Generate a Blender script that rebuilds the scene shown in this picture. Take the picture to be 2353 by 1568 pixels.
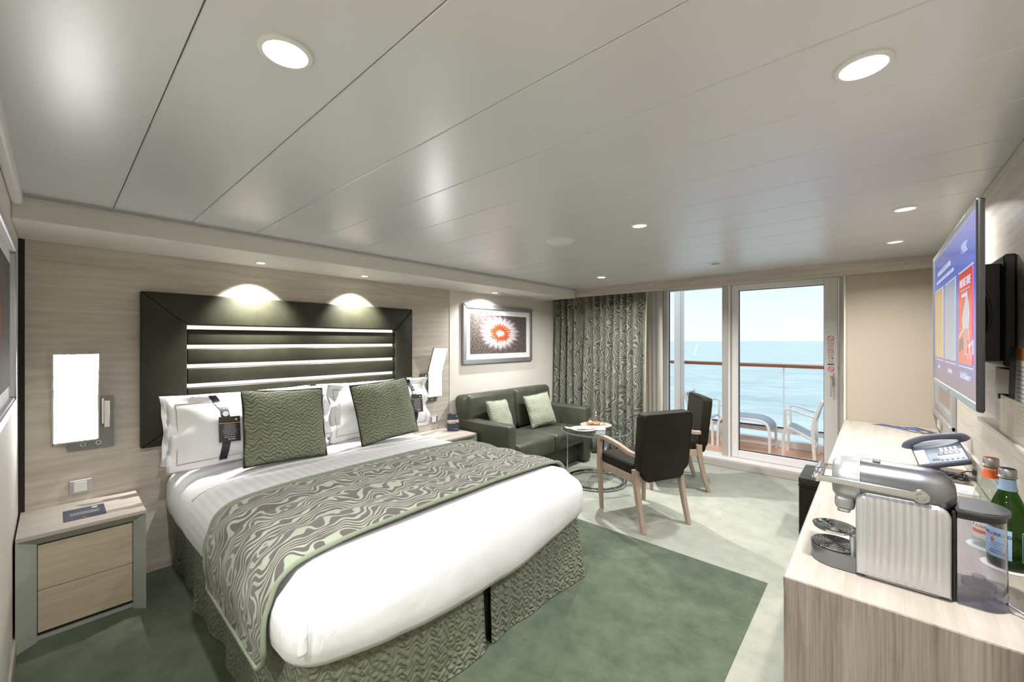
import bpy, bmesh, math, random
from math import sin, cos, pi, radians, sqrt
from mathutils import Vector, Matrix, noise

random.seed(7)
S = bpy.context.scene
COL = S.collection
for o in list(bpy.data.objects):
    bpy.data.objects.remove(o)

# ------------------------------------------------------------------ camera, sky, lamps, exposure
CAM = (0.0, 0.0, 1.4)
cd = bpy.data.cameras.new('camera')
cd.sensor_fit = 'HORIZONTAL'
cd.sensor_width = 36.0
cd.lens = 936.0 / 2353.0 * 36.0
cd.clip_start = 0.02
cd.clip_end = 120000
cam = bpy.data.objects.new('camera', cd)
cam.location = CAM
cam.rotation_euler = (radians(90), 0, radians(41.7))
COL.objects.link(cam)
S.camera = cam

S.view_settings.view_transform = 'Standard'
S.view_settings.look = 'None'
S.view_settings.gamma = 1.0
S.view_settings.use_curve_mapping = False
S.view_settings.exposure = 0.18
S.cycles.use_denoising = True
S.cycles.max_bounces = 10
S.cycles.diffuse_bounces = 5
S.cycles.glossy_bounces = 5
S.cycles.transmission_bounces = 8
S.cycles.transparent_max_bounces = 16
S.cycles.caustics_reflective = False
S.cycles.caustics_refractive = False
S.cycles.sample_clamp_indirect = 4.0

W = bpy.data.worlds.new('sky')
S.world = W
W.use_nodes = True
wn = W.node_tree
wn.nodes.clear()
wo = wn.nodes.new('ShaderNodeOutputWorld')
wb = wn.nodes.new('ShaderNodeBackground')
wr = wn.nodes.new('ShaderNodeValToRGB')
wx = wn.nodes.new('ShaderNodeSeparateXYZ')
wt = wn.nodes.new('ShaderNodeTexCoord')
wn.links.new(wt.outputs['Generated'], wx.inputs[0])
wn.links.new(wx.outputs['Z'], wr.inputs[0])
wn.links.new(wr.outputs[0], wb.inputs[0])
wn.links.new(wb.outputs[0], wo.inputs[0])
e = wr.color_ramp.elements
e[0].position = 0.0
e[0].color = (0.84, 0.89, 0.94, 1)
e[1].position = 1.0
e[1].color = (0.66, 0.78, 0.86, 1)
n_ = e.new(0.05); n_.color = (0.80, 0.87, 0.93, 1)
n_ = e.new(0.17); n_.color = (0.62, 0.80, 0.87, 1)
wb.inputs[1].default_value = 1.12

sun = bpy.data.lights.new('balcony_fill_sun', 'SUN')     # added soft sun, brightens the balcony chairs and deck
sun.energy = 1.3
sun.angle = radians(25)
sun.color = (1, 0.97, 0.95)
so__ = bpy.data.objects.new('balcony_fill_sun', sun)
so__.rotation_euler = (radians(14), radians(-8), 0)
COL.objects.link(so__)
DOWN_W = 21.0          # watts of a ceiling downlight
SPOT_W = 230.0         # watts of a soffit spot
LAMP_E = 17.0          # bedside lamp panel
STRIP_E = 0.82         # headboard light strips

# ------------------------------------------------------------------ node helpers
def new_mat(name):
    m = bpy.data.materials.new(name)
    m.use_nodes = True
    nt = m.node_tree
    nt.nodes.clear()
    out = nt.nodes.new('ShaderNodeOutputMaterial')
    b = nt.nodes.new('ShaderNodeBsdfPrincipled')
    nt.links.new(b.outputs[0], out.inputs[0])
    return m, nt, b

def nd(nt, typ, ins=None, **props):
    n = nt.nodes.new(typ)
    for k, v in props.items():
        setattr(n, k, v)
    for k, v in (ins or {}).items():
        if isinstance(v, bpy.types.NodeSocket):
            nt.links.new(v, n.inputs[k])
        else:
            n.inputs[k].default_value = v
    return n

def ramp(nt, fac, stops, interp='LINEAR'):
    n = nt.nodes.new('ShaderNodeValToRGB')
    n.color_ramp.interpolation = interp
    el = n.color_ramp.elements
    while len(el) < len(stops):
        el.new(0.5)
    for k, (p, c) in enumerate(stops):
        el[k].position = p
        el[k].color = (c[0], c[1], c[2], 1)
    nt.links.new(fac, n.inputs[0])
    return n.outputs[0]

def coords(nt, kind='Object', scale=(1, 1, 1), loc=(0, 0, 0), rot=(0, 0, 0)):
    t = nt.nodes.new('ShaderNodeTexCoord')
    m = nd(nt, 'ShaderNodeMapping', {'Vector': t.outputs[kind], 'Scale': scale, 'Location': loc, 'Rotation': rot})
    return m.outputs[0]

def bump(nt, b, h, strength=0.3, dist=0.01):
    n = nd(nt, 'ShaderNodeBump', {'Height': h, 'Strength': strength, 'Distance': dist})
    nt.links.new(n.outputs[0], b.inputs['Normal'])
    return n

def math_n(nt, op, a, bb=0.0):
    return nd(nt, 'ShaderNodeMath', {0: a, 1: bb}, operation=op).outputs[0]

def flat(name, c, rough=0.5, metal=0.0, spec=0.5, emit=None, es=0.0, coat=0.0, sheen=0.0, nscale=0, nbump=0.0):
    m, nt, b = new_mat(name)
    b.inputs['Base Color'].default_value = (*c, 1)
    b.inputs['Roughness'].default_value = rough
    b.inputs['Metallic'].default_value = metal
    b.inputs['Specular IOR Level'].default_value = spec
    b.inputs['Coat Weight'].default_value = coat
    b.inputs['Sheen Weight'].default_value = sheen
    if emit:
        b.inputs['Emission Color'].default_value = (*emit, 1)
        b.inputs['Emission Strength'].default_value = es
    if nscale:
        t = nd(nt, 'ShaderNodeTexNoise', {'Vector': coords(nt), 'Scale': nscale, 'Detail': 4.0})
        bump(nt, b, t.outputs[0], nbump, 0.004)
    return m

def wood(name, light, dark, grain='y', rough=0.45, contrast=1.0):
    m, nt, b = new_mat(name)
    sc = {'x': (1.6, 34, 34), 'y': (34, 1.6, 34), 'z': (34, 34, 1.6)}[grain]
    s2 = {'x': (4, 260, 260), 'y': (260, 4, 260), 'z': (260, 260, 4)}[grain]
    warp = nd(nt, 'ShaderNodeTexNoise', {'Vector': coords(nt), 'Scale': 2.2, 'Detail': 2.0})
    base = coords(nt, scale=sc)
    va = nd(nt, 'ShaderNodeVectorMath', {0: warp.outputs['Color'], 1: (1.6, 1.6, 1.6)}, operation='MULTIPLY')
    vb = nd(nt, 'ShaderNodeVectorMath', {0: base, 1: va.outputs[0]}, operation='ADD')
    n1 = nd(nt, 'ShaderNodeTexNoise', {'Vector': vb.outputs[0], 'Scale': 1.0, 'Detail': 6.0, 'Roughness': 0.6})
    n2 = nd(nt, 'ShaderNodeTexNoise', {'Vector': coords(nt, scale=s2), 'Scale': 1.0, 'Detail': 2.0})
    f = math_n(nt, 'ADD', math_n(nt, 'MULTIPLY', n1.outputs[0], 0.72), math_n(nt, 'MULTIPLY', n2.outputs[0], 0.28))
    h = 0.13 / contrast
    col = ramp(nt, f, [(0.5 - h, dark), (0.5 + h, light)])
    nt.links.new(col, b.inputs['Base Color'])
    b.inputs['Roughness'].default_value = rough
    b.inputs['Specular IOR Level'].default_value = 0.35
    bump(nt, b, n2.outputs[0], 0.12, 0.002)
    return m

def carpet(name, c1, c2):
    m, nt, b = new_mat(name)
    v = coords(nt)
    n1 = nd(nt, 'ShaderNodeTexNoise', {'Vector': v, 'Scale': 7.0, 'Detail': 6.0, 'Roughness': 0.7})
    n2 = nd(nt, 'ShaderNodeTexNoise', {'Vector': v, 'Scale': 420.0, 'Detail': 2.0})
    f = math_n(nt, 'ADD', math_n(nt, 'MULTIPLY', n1.outputs[0], 0.75), math_n(nt, 'MULTIPLY', n2.outputs[0], 0.25))
    nt.links.new(ramp(nt, f, [(0.36, c2), (0.62, c1)]), b.inputs['Base Color'])
    b.inputs['Roughness'].default_value = 1.0
    b.inputs['Specular IOR Level'].default_value = 0.05
    b.inputs['Sheen Weight'].default_value = 0.15
    bump(nt, b, n2.outputs[0], 0.5, 0.006)
    return m

def leather(name, c, rough=0.42, spec=0.45, sheen=0.0):
    m, nt, b = new_mat(name)
    v = coords(nt)
    n1 = nd(nt, 'ShaderNodeTexNoise', {'Vector': v, 'Scale': 8.0, 'Detail': 5.0})
    n2 = nd(nt, 'ShaderNodeTexVoronoi', {'Vector': v, 'Scale': 260.0})
    nt.links.new(ramp(nt, n1.outputs[0], [(0.3, tuple(k * 0.8 for k in c)), (0.7, tuple(k * 1.2 for k in c))]), b.inputs['Base Color'])
    b.inputs['Roughness'].default_value = rough
    b.inputs['Specular IOR Level'].default_value = spec
    b.inputs['Sheen Weight'].default_value = sheen
    bump(nt, b, n2.outputs['Distance'], 0.12, 0.002)
    return m

def flame(name, c_line, c_bg, scale=1.0, rot=0.0, thr=0.5):
    # wavy flame weave: warped stripes gathered in sheaves
    m, nt, b = new_mat(name)
    v = coords(nt, 'UV', scale=(scale, scale, scale), rot=(0, 0, rot))
    wa = nd(nt, 'ShaderNodeTexNoise', {'Vector': v, 'Scale': 7.5, 'Detail': 1.0, 'Roughness': 0.4})
    wv = nd(nt, 'ShaderNodeVectorMath', {0: wa.outputs['Color'], 1: (0.5, 0.5, 0.5)}, operation='SUBTRACT')
    ws = nd(nt, 'ShaderNodeVectorMath', {0: wv.outputs[0], 1: (0.22, 0.09, 0)}, operation='MULTIPLY')
    vv = nd(nt, 'ShaderNodeVectorMath', {0: v, 1: ws.outputs[0]}, operation='ADD')
    sx = nd(nt, 'ShaderNodeSeparateXYZ', {0: vv.outputs[0]})
    x, y = sx.outputs[0], sx.outputs[1]
    # sheaf columns: stripes bend around columns spaced 0.15 apart
    col = math_n(nt, 'SINE', math_n(nt, 'MULTIPLY', x, 2 * pi / 0.15))
    wig = math_n(nt, 'SINE', math_n(nt, 'ADD', math_n(nt, 'MULTIPLY', y, 2 * pi / 0.11), math_n(nt, 'MULTIPLY', col, 1.6)))
    ph = math_n(nt, 'ADD', math_n(nt, 'MULTIPLY', x, 2 * pi / 0.026), math_n(nt, 'MULTIPLY', wig, 1.9))
    st = math_n(nt, 'SINE', math_n(nt, 'ADD', ph, math_n(nt, 'MULTIPLY', col, 2.2)))
    n3 = nd(nt, 'ShaderNodeTexNoise', {'Vector': v, 'Scale': 14.0, 'Detail': 1.0})
    st2 = math_n(nt, 'ADD', st, math_n(nt, 'MULTIPLY', math_n(nt, 'SUBTRACT', n3.outputs[0], 0.5), 2.2))
    f = math_n(nt, 'ADD', math_n(nt, 'MULTIPLY', st2, 0.25), 0.5)
    c = ramp(nt, f, [(thr - 0.03, c_bg), (thr + 0.03, c_line)])
    nt.links.new(c, b.inputs['Base Color'])
    b.inputs['Roughness'].default_value = 0.8
    b.inputs['Specular IOR Level'].default_value = 0.2
    b.inputs['Sheen Weight'].default_value = 0.2
    bump(nt, b, f, 0.08, 0.002)
    return m

def quilt(name, c, cl, freq=60.0, bstr=0.6, lw=0.16, dist=0.006):
    # matelasse cloth: crossing wavy lines, relief only a few millimetres
    m, nt, b = new_mat(name)
    v = coords(nt, 'UV')
    w1 = nd(nt, 'ShaderNodeTexNoise', {'Vector': v, 'Scale': 16.0, 'Detail': 1.0})
    sx = nd(nt, 'ShaderNodeSeparateXYZ', {0: v})
    x, y = sx.outputs[0], sx.outputs[1]
    off = math_n(nt, 'MULTIPLY', math_n(nt, 'SUBTRACT', w1.outputs[0], 0.5), 5.0)
    wob = math_n(nt, 'MULTIPLY', math_n(nt, 'SINE', math_n(nt, 'MULTIPLY', x, 2 * pi / 0.085)), 1.5)
    wob2 = math_n(nt, 'MULTIPLY', math_n(nt, 'SINE', math_n(nt, 'ADD', math_n(nt, 'MULTIPLY', x, 2 * pi / 0.068), 1.7)), 1.5)
    a = math_n(nt, 'SINE', math_n(nt, 'ADD', math_n(nt, 'ADD', math_n(nt, 'MULTIPLY', y, freq * 2.6), off), wob))
    d = math_n(nt, 'SINE', math_n(nt, 'SUBTRACT', math_n(nt, 'SUBTRACT', math_n(nt, 'MULTIPLY', y, freq * 2.2), off), wob2))
    mn = math_n(nt, 'MINIMUM', math_n(nt, 'ABSOLUTE', a), math_n(nt, 'ABSOLUTE', d))
    c_ = ramp(nt, mn, [(lw * 0.5, cl), (lw, c)])
    nt.links.new(c_, b.inputs['Base Color'])
    b.inputs['Roughness'].default_value = 0.75
    b.inputs['Specular IOR Level'].default_value = 0.25
    b.inputs['Sheen Weight'].default_value = 0.15
    bump(nt, b, mn, bstr, dist)
    return m

def linen(name, c, stripes=False):
    m, nt, b = new_mat(name)
    v = coords(nt, 'UV') if stripes else coords(nt)
    n1 = nd(nt, 'ShaderNodeTexNoise', {'Vector': v, 'Scale': 6.0, 'Detail': 3.0})
    b.inputs['Base Color'].default_value = (*c, 1)
    b.inputs['Roughness'].default_value = 0.85
    b.inputs['Specular IOR Level'].default_value = 0.15
    if stripes:
        sx = nd(nt, 'ShaderNodeSeparateXYZ', {0: v})
        s = math_n(nt, 'SINE', math_n(nt, 'MULTIPLY', sx.outputs[1], 2 * pi / 0.05))
        up_ = math_n(nt, 'MULTIPLY', math_n(nt, 'LESS_THAN', sx.outputs[0], -2.1), math_n(nt, 'GREATER_THAN', sx.outputs[0], -2.66))
        s = math_n(nt, 'ADD', math_n(nt, 'MULTIPLY', math_n(nt, 'SUBTRACT', math_n(nt, 'MULTIPLY', s, 4.0), 0.5), up_), 1.0)
        cc = ramp(nt, s, [(0.0, tuple(k * 0.93 for k in c)), (1.0, c)])
        nt.links.new(cc, b.inputs['Base Color'])
    bump(nt, b, n1.outputs[0], 0.35, 0.02)
    return m

def clear(name, tint=(1, 1, 1), ior=1.5, rough=0.0, refl=1.0):
    # thin clear sheet: transparent with a Fresnel reflection
    m = bpy.data.materials.new(name)
    m.use_nodes = True
    nt = m.node_tree
    nt.nodes.clear()
    out = nt.nodes.new('ShaderNodeOutputMaterial')
    t = nd(nt, 'ShaderNodeBsdfTransparent', {0: (*tint, 1)})
    g = nd(nt, 'ShaderNodeBsdfGlossy', {'Roughness': rough})
    lw = nd(nt, 'ShaderNodeLayerWeight', {'Blend': 0.5})
    f0 = ((ior - 1) / (ior + 1)) ** 2
    f = math_n(nt, 'ADD', math_n(nt, 'MULTIPLY', math_n(nt, 'POWER', lw.outputs['Facing'], 5.0), (1 - f0)), f0)
    f = math_n(nt, 'MULTIPLY', f, refl)
    mx = nd(nt, 'ShaderNodeMixShader', {0: f, 1: t.outputs[0], 2: g.outputs[0]})
    nt.links.new(mx.outputs[0], out.inputs[0])
    return m

M = {}
M['ceiling'] = flat('ceiling_paint', (0.595, 0.593, 0.598), 0.30, spec=0.5)
M['ceiling'].node_tree.nodes['Principled BSDF'].inputs['IOR'].default_value = 1.72
M['gap'] = flat('dark_gap', (0.02, 0.018, 0.015), 0.9)
M['soffit'] = flat('soffit_paint', (0.72, 0.69, 0.63), 0.5)
M['cream'] = flat('cream_wall', (0.72, 0.685, 0.62), 0.7, spec=0.2, nscale=260, nbump=0.15)
M['weave'] = flat('woven_wall', (0.46, 0.40, 0.32), 0.8, spec=0.2, nscale=320, nbump=0.25)
M['wood_y'] = wood('greige_oak_along', (0.60, 0.545, 0.475), (0.445, 0.395, 0.335), 'y')
M['wood_x'] = wood('greige_oak_across', (0.50, 0.45, 0.39), (0.37, 0.325, 0.275), 'x')
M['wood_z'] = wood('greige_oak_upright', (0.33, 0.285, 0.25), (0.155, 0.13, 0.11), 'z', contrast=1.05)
M['wood_top'] = wood('pale_oak_top', (0.48, 0.437, 0.385), (0.37, 0.33, 0.282), 'y', contrast=0.8)
M['wood_leg'] = wood('taupe_beech', (0.42, 0.33, 0.26), (0.36, 0.27, 0.21), 'z')
M['drawer'] = wood('drawer_oak', (0.56, 0.475, 0.355), (0.43, 0.355, 0.26), 'y')
M['carpet'] = carpet('pale_carpet', (0.415, 0.425, 0.362), (0.31, 0.325, 0.268))
M['carpet_dark'] = carpet('green_carpet', (0.118, 0.146, 0.100), (0.064, 0.085, 0.053))
M['leather'] = leather('olive_leather', (0.022, 0.022, 0.013), 0.40, 0.30)
M['leather_sofa'] = leather('green_leather', (0.056, 0.060, 0.042), 0.42, 0.38)
M['leather_brown'] = leather('dark_olive_fabric', (0.013, 0.0105, 0.005), 0.6, 0.15, 0.05)
M['white'] = linen('white_linen', (0.86, 0.86, 0.86))
M['white_str'] = linen('white_satin_stripe', (0.73, 0.73, 0.74), True)
M['runner'] = flame('runner_weave', (0.33, 0.36, 0.28), (0.105, 0.095, 0.088), 1.0, 0.0, 0.58)
M['curtain'] = flame('curtain_weave', (0.25, 0.27, 0.205), (0.085, 0.077, 0.067), 1.0, 0.0)
M['trim_green'] = flat('green_trim', (0.21, 0.25, 0.175), 0.8)
M['cushion'] = quilt('green_cushion_weave', (0.225, 0.245, 0.165), (0.030, 0.030, 0.018), 56, 0.5, 0.26)
M['cushion_pale'] = quilt('pale_cushion_weave', (0.33, 0.355, 0.27), (0.13, 0.14, 0.095), 60, 0.5)
M['skirt'] = quilt('skirt_quilt', (0.20, 0.215, 0.145), (0.185, 0.20, 0.135), 34, 0.9, 0.3, 0.012)
M['brown_line'] = flat('brown_piping', (0.40, 0.31, 0.26), 0.8)
M['strap'] = flat('navy_strap', (0.012, 0.014, 0.025), 0.4)
M['card'] = flat('navy_card', (0.035, 0.042, 0.065), 0.45)
M['card_black'] = flat('black_card', (0.014, 0.010, 0.010), 0.45)
M['gold'] = flat('gold_print', (0.65, 0.40, 0.06), 0.4)
M['print'] = flat('white_print', (0.75, 0.75, 0.75), 0.6)
M['print_grey'] = flat('grey_print', (0.35, 0.35, 0.37), 0.6)
M['paper'] = flat('white_paper', (0.80, 0.80, 0.78), 0.7)
M['photo_food'] = None
M['ns_grey'] = flat('grey_green_lacquer', (0.36, 0.39, 0.34), 0.4)
M['chrome'] = flat('chrome', (0.66, 0.67, 0.69), 0.07, 1.0)
M['satin'] = flat('satin_metal', (0.60, 0.61, 0.62), 0.32, 1.0)
M['silver'] = flat('silver_frame', (0.55, 0.55, 0.57), 0.35, 0.8)
M['gun'] = flat('gunmetal', (0.22, 0.23, 0.25), 0.28, 0.9)
M['black'] = flat('black_plastic', (0.012, 0.012, 0.013), 0.4)
M['tv_back'] = flat('tv_back', (0.006, 0.006, 0.007), 0.6)
M['charcoal'] = flat('charcoal_plastic', (0.05, 0.052, 0.06), 0.4)
M['phone'] = flat('blue_grey_plastic', (0.085, 0.10, 0.13), 0.45)
M['phone_face'] = flat('pale_blue_plastic', (0.20, 0.245, 0.30), 0.45)
M['frame_white'] = flat('window_frame', (0.74, 0.71, 0.70), 0.4)
M['frame_alu'] = flat('window_aluminium', (0.52, 0.49, 0.46), 0.35, 0.3)
M['sill'] = flat('sill_paint', (0.42, 0.39, 0.36), 0.5)
M['rubber'] = flat('rubber_gasket', (0.03, 0.03, 0.05), 0.6)
M['pane'] = clear('window_glass', (0.97, 0.985, 0.985), 1.35, refl=0.35)
M['tglass'] = clear('table_glass', (0.86, 0.90, 0.90), 1.55, refl=1.3)
M['acrylic'] = clear('acrylic_sheet', (0.90, 0.91, 0.90), 1.45)
M['dome'] = clear('dome_glass', (0.90, 0.90, 0.93), 1.6, refl=1.6)
M['tank'] = clear('tank_plastic', (0.74, 0.74, 0.79), 1.5, refl=2.2)
M['tank_base'] = clear('tank_base_plastic', (0.78, 0.78, 0.83), 1.5)
M['bottle_green'] = clear('green_bottle_glass', (0.16, 0.30, 0.06), 1.5)
M['bottle_clear'] = clear('clear_bottle_glass', (0.86, 0.92, 0.90), 1.5)
M['edge_glass'] = flat('glass_rim', (0.16, 0.20, 0.21), 0.1)
M['bwhite'] = flat('white_powder_coat', (0.88, 0.86, 0.86), 0.4)
M['sling'] = flat('grey_sling', (0.30, 0.33, 0.40), 0.7, nscale=300, nbump=0.3)
M['rail_wood'] = wood('teak_rail', (0.42, 0.16, 0.09), (0.26, 0.09, 0.05), 'x')
M['label_blue'] = flat('pale_blue_label', (0.36, 0.55, 0.78), 0.6)
M['label_navy'] = flat('navy_label_print', (0.02, 0.04, 0.16), 0.6)
M['orange'] = flat('orange_print', (0.75, 0.13, 0.03), 0.5)
M['red'] = flat('red_print', (0.70, 0.04, 0.03), 0.5)
M['cap'] = flat('cap_metal', (0.50, 0.50, 0.50), 0.35, 0.9)
M['plate'] = flat('blush_plate', (0.40, 0.315, 0.265), 0.3)
M['plate_w'] = flat('white_plate', (0.50, 0.46, 0.42), 0.3)
M['napkin'] = flat('napkin_cloth', (0.50, 0.45, 0.40), 0.9)
M['grape'] = flat('green_grape', (0.52, 0.58, 0.22), 0.3)
M['orange_f'] = flat('orange_peel', (0.85, 0.42, 0.08), 0.5, nscale=120, nbump=0.3)
M['berry'] = flat('red_berry', (0.60, 0.05, 0.06), 0.35)
M['apricot'] = flat('apricot_flesh', (0.85, 0.55, 0.25), 0.5)
M['mirror'] = flat('mirror_glass', (0.80, 0.82, 0.80), 0.03, 1.0)
M['switch'] = flat('white_switch', (0.70, 0.69, 0.66), 0.35)
M['lens_on'] = flat('lit_lens', (0.8, 0.8, 0.8), 0.4, emit=(1, 0.97, 0.92), es=14.0)
M['lens_dim'] = flat('frosted_lens', (0.8, 0.8, 0.8), 0.4, emit=(1, 0.96, 0.9), es=1.0)
M['ring'] = flat('downlight_trim', (0.70, 0.70, 0.68), 0.35)
M['strip'] = flat('led_diffuser', (0.8, 0.8, 0.75), 0.5, emit=(1.0, 0.99, 0.90), es=STRIP_E)

def make_lamp_panel():
    m, nt, b = new_mat('lamp_panel')
    v = coords(nt, 'Object', scale=(1, 1, 0.02))
    n = nd(nt, 'ShaderNodeTexNoise', {'Vector': v, 'Scale': 115.0, 'Detail': 1.0})
    c = ramp(nt, n.outputs[0], [(0.42, (0.030, 0.032, 0.036)), (0.46, (1, 1, 1))])
    b.inputs['Base Color'].default_value = (0.8, 0.8, 0.8, 1)
    nt.links.new(c, b.inputs['Emission Color'])
    b.inputs['Emission Strength'].default_value = LAMP_E
    return m
M['lamp'] = make_lamp_panel()
M['lamp_plate'] = flat('lamp_plate_metal', (0.20, 0.205, 0.20), 0.28, 0.6)

def make_deck():
    m, nt, b = new_mat('wet_deck')
    v = coords(nt)
    n = nd(nt, 'ShaderNodeTexNoise', {'Vector': v, 'Scale': 2.0, 'Detail': 3.0})
    n2 = nd(nt, 'ShaderNodeTexNoise', {'Vector': coords(nt, scale=(3, 40, 1)), 'Scale': 1.0, 'Detail': 3.0})
    nt.links.new(ramp(nt, n2.outputs[0], [(0.3, (0.66, 0.31, 0.17)), (0.7, (0.78, 0.42, 0.26))]), b.inputs['Base Color'])
    nt.links.new(ramp(nt, n.outputs[0], [(0.44, (0.03, 0.03, 0.03)), (0.52, (0.22, 0.22, 0.22))]), b.inputs['Roughness'])
    b.inputs['Specular IOR Level'].default_value = 0.6
    return m
M['deck'] = make_deck()

def make_sea():
    m, nt, b = new_mat('sea_water')
    v = coords(nt, 'Object', scale=(1, 1, 1))
    n1 = nd(nt, 'ShaderNodeTexNoise', {'Vector': coords(nt, 'Object', scale=(0.05, 0.11, 1)), 'Scale': 1.0, 'Detail': 9.0, 'Roughness': 0.62})
    n2 = nd(nt, 'ShaderNodeTexNoise', {'Vector': coords(nt, 'Object', scale=(0.012, 0.03, 1)), 'Scale': 1.0, 'Detail': 4.0})
    f = math_n(nt, 'ADD', math_n(nt, 'MULTIPLY', n1.outputs[0], 0.6), math_n(nt, 'MULTIPLY', n2.outputs[0], 0.4))
    nt.links.new(ramp(nt, f, [(0.38, (0.43, 0.53, 0.58)), (0.58, (0.65, 0.73, 0.75))]), b.inputs['Base Color'])
    b.inputs['Roughness'].default_value = 0.5
    b.inputs['Specular IOR Level'].default_value = 0.3
    bump(nt, b, n1.outputs[0], 0.5, 2.0)
    return m
M['sea'] = make_sea()

def make_anemone(dark=False):
    m, nt, b = new_mat('anemone_print' if not dark else 'reef_print')
    v = coords(nt, 'UV')
    sx = nd(nt, 'ShaderNodeSeparateXYZ', {0: v})
    x = math_n(nt, 'SUBTRACT', sx.outputs[0], 0.50)
    y = math_n(nt, 'MULTIPLY', math_n(nt, 'SUBTRACT', sx.outputs[1], 0.53), 0.78)
    r = math_n(nt, 'SQRT', math_n(nt, 'ADD', math_n(nt, 'MULTIPLY', x, x), math_n(nt, 'MULTIPLY', y, y)))
    th = math_n(nt, 'ARCTAN2', y, x)
    pet = math_n(nt, 'ABSOLUTE', math_n(nt, 'SINE', math_n(nt, 'MULTIPLY', th, 11.0)))
    fine = math_n(nt, 'SINE', math_n(nt, 'MULTIPLY', th, 46.0))
    nz = nd(nt, 'ShaderNodeTexNoise', {'Vector': v, 'Scale': 9.0, 'Detail': 5.0})
    nf = nd(nt, 'ShaderNodeTexNoise', {'Vector': v, 'Scale': 40.0, 'Detail': 5.0, 'Roughness': 0.75})
    rr = math_n(nt, 'ADD', r, math_n(nt, 'MULTIPLY', pet, -0.055))
    rr = math_n(nt, 'ADD', rr, math_n(nt, 'MULTIPLY', fine, 0.012))
    rr = math_n(nt, 'ADD', rr, math_n(nt, 'MULTIPLY', math_n(nt, 'SUBTRACT', nz.outputs[0], 0.5), 0.14))
    if dark:
        col = ramp(nt, rr, [(0.0, (0.25, 0.08, 0.05)), (0.1, (0.12, 0.07, 0.06)), (0.3, (0.10, 0.10, 0.09)), (0.6, (0.05, 0.055, 0.05))])
    else:
        col = ramp(nt, rr, [(0.00, (0.62, 0.54, 0.50)), (0.025, (0.60, 0.42, 0.36)), (0.040, (0.22, 0.03, 0.015)), (0.085, (0.52, 0.09, 0.02)),
                            (0.125, (0.36, 0.07, 0.03)), (0.15, (0.56, 0.50, 0.48)), (0.215, (0.50, 0.45, 0.47)), (0.29, (0.20, 0.15, 0.17)), (0.37, (0.035, 0.03, 0.028))])
    mot = ramp(nt, nf.outputs[0], [(0.40, (0.02, 0.018, 0.015)), (0.62, (0.20, 0.17, 0.15))])
    k = ramp(nt, rr, [(0.26, (0, 0, 0)), (0.38, (1, 1, 1))])
    if dark:
        k = ramp(nt, rr, [(0.15, (0, 0, 0)), (0.5, (0.7, 0.7, 0.7))])
    mx = nd(nt, 'ShaderNodeMixRGB', {0: k, 1: col, 2: mot})
    nt.links.new(mx.outputs[0], b.inputs['Base Color'])
    b.inputs['Roughness'].default_value = 0.75 if dark else 0.4
    b.inputs['Specular IOR Level'].default_value = 0.2
    return m
M['anemone'] = make_anemone()
M['reef'] = make_anemone(True)

def make_food():
    m, nt, b = new_mat('food_photo_print')
    n = nd(nt, 'ShaderNodeTexVoronoi', {'Vector': coords(nt), 'Scale': 55.0})
    nt.links.new(ramp(nt, n.outputs['Color'], [(0.2, (0.70, 0.62, 0.58)), (0.55, (0.62, 0.30, 0.20)), (0.8, (0.75, 0.70, 0.66))]), b.inputs['Base Color'])
    return m
M['photo_food'] = make_food()

def emis(name, c, s):
    m, nt, b = new_mat(name)
    b.inputs['Base Color'].default_value = (0.02, 0.02, 0.02, 1)
    b.inputs['Roughness'].default_value = 0.05
    b.inputs['Coat Weight'].default_value = 1.0
    b.inputs['Coat Roughness'].default_value = 0.02
    b.inputs['Emission Color'].default_value = (*c, 1)
    b.inputs['Emission Strength'].default_value = s
    return m

def make_screen():
    m, nt, b = new_mat('lit_screen')
    sx = nd(nt, 'ShaderNodeSeparateXYZ', {0: coords(nt, 'UV')})
    c = ramp(nt, sx.outputs[1], [(0.05, (0.012, 0.012, 0.20)), (0.25, (0.02, 0.08, 0.62)), (0.7, (0.02, 0.16, 0.85)), (1.0, (0.22, 0.26, 0.78))])
    b.inputs['Base Color'].default_value = (0.01, 0.01, 0.01, 1)
    b.inputs['Roughness'].default_value = 0.05
    b.inputs['Coat Weight'].default_value = 1.0
    b.inputs['Coat Roughness'].default_value = 0.02
    b.inputs['Specular IOR Level'].default_value = 0.6
    nt.links.new(c, b.inputs['Emission Color'])
    b.inputs['Emission Strength'].default_value = 1.15
    return m
M['screen'] = make_screen()
M['sc_red'] = emis('screen_red', (0.70, 0.02, 0.005), 1.3)
M['sc_white'] = emis('screen_white', (0.62, 0.72, 0.95), 1.0)
M['sc_sky'] = emis('screen_sky', (0.45, 0.62, 0.85), 0.9)
M['sc_yellow'] = emis('screen_yellow', (0.85, 0.60, 0.25), 0.9)
M['sc_dark'] = emis('screen_dark', (0.03, 0.03, 0.08), 0.6)

# ------------------------------------------------------------------ geometry helpers
WM = {}

def tag(o, label=None, cat=None, group=None, kind=None):
    if label: o['label'] = label
    if cat: o['category'] = cat
    if group: o['group'] = group
    if kind: o['kind'] = kind
    return o

def thing(name, loc, label, cat, group=None, rot=(0, 0, 0)):
    o = bpy.data.objects.new(name, None)
    o.empty_display_size = 0.05
    o.location = loc
    o.rotation_euler = rot
    COL.objects.link(o)
    from mathutils import Euler
    WM[o] = Matrix.Translation(loc) @ Euler(rot).to_matrix().to_4x4()
    return tag(o, label, cat, group)

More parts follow.
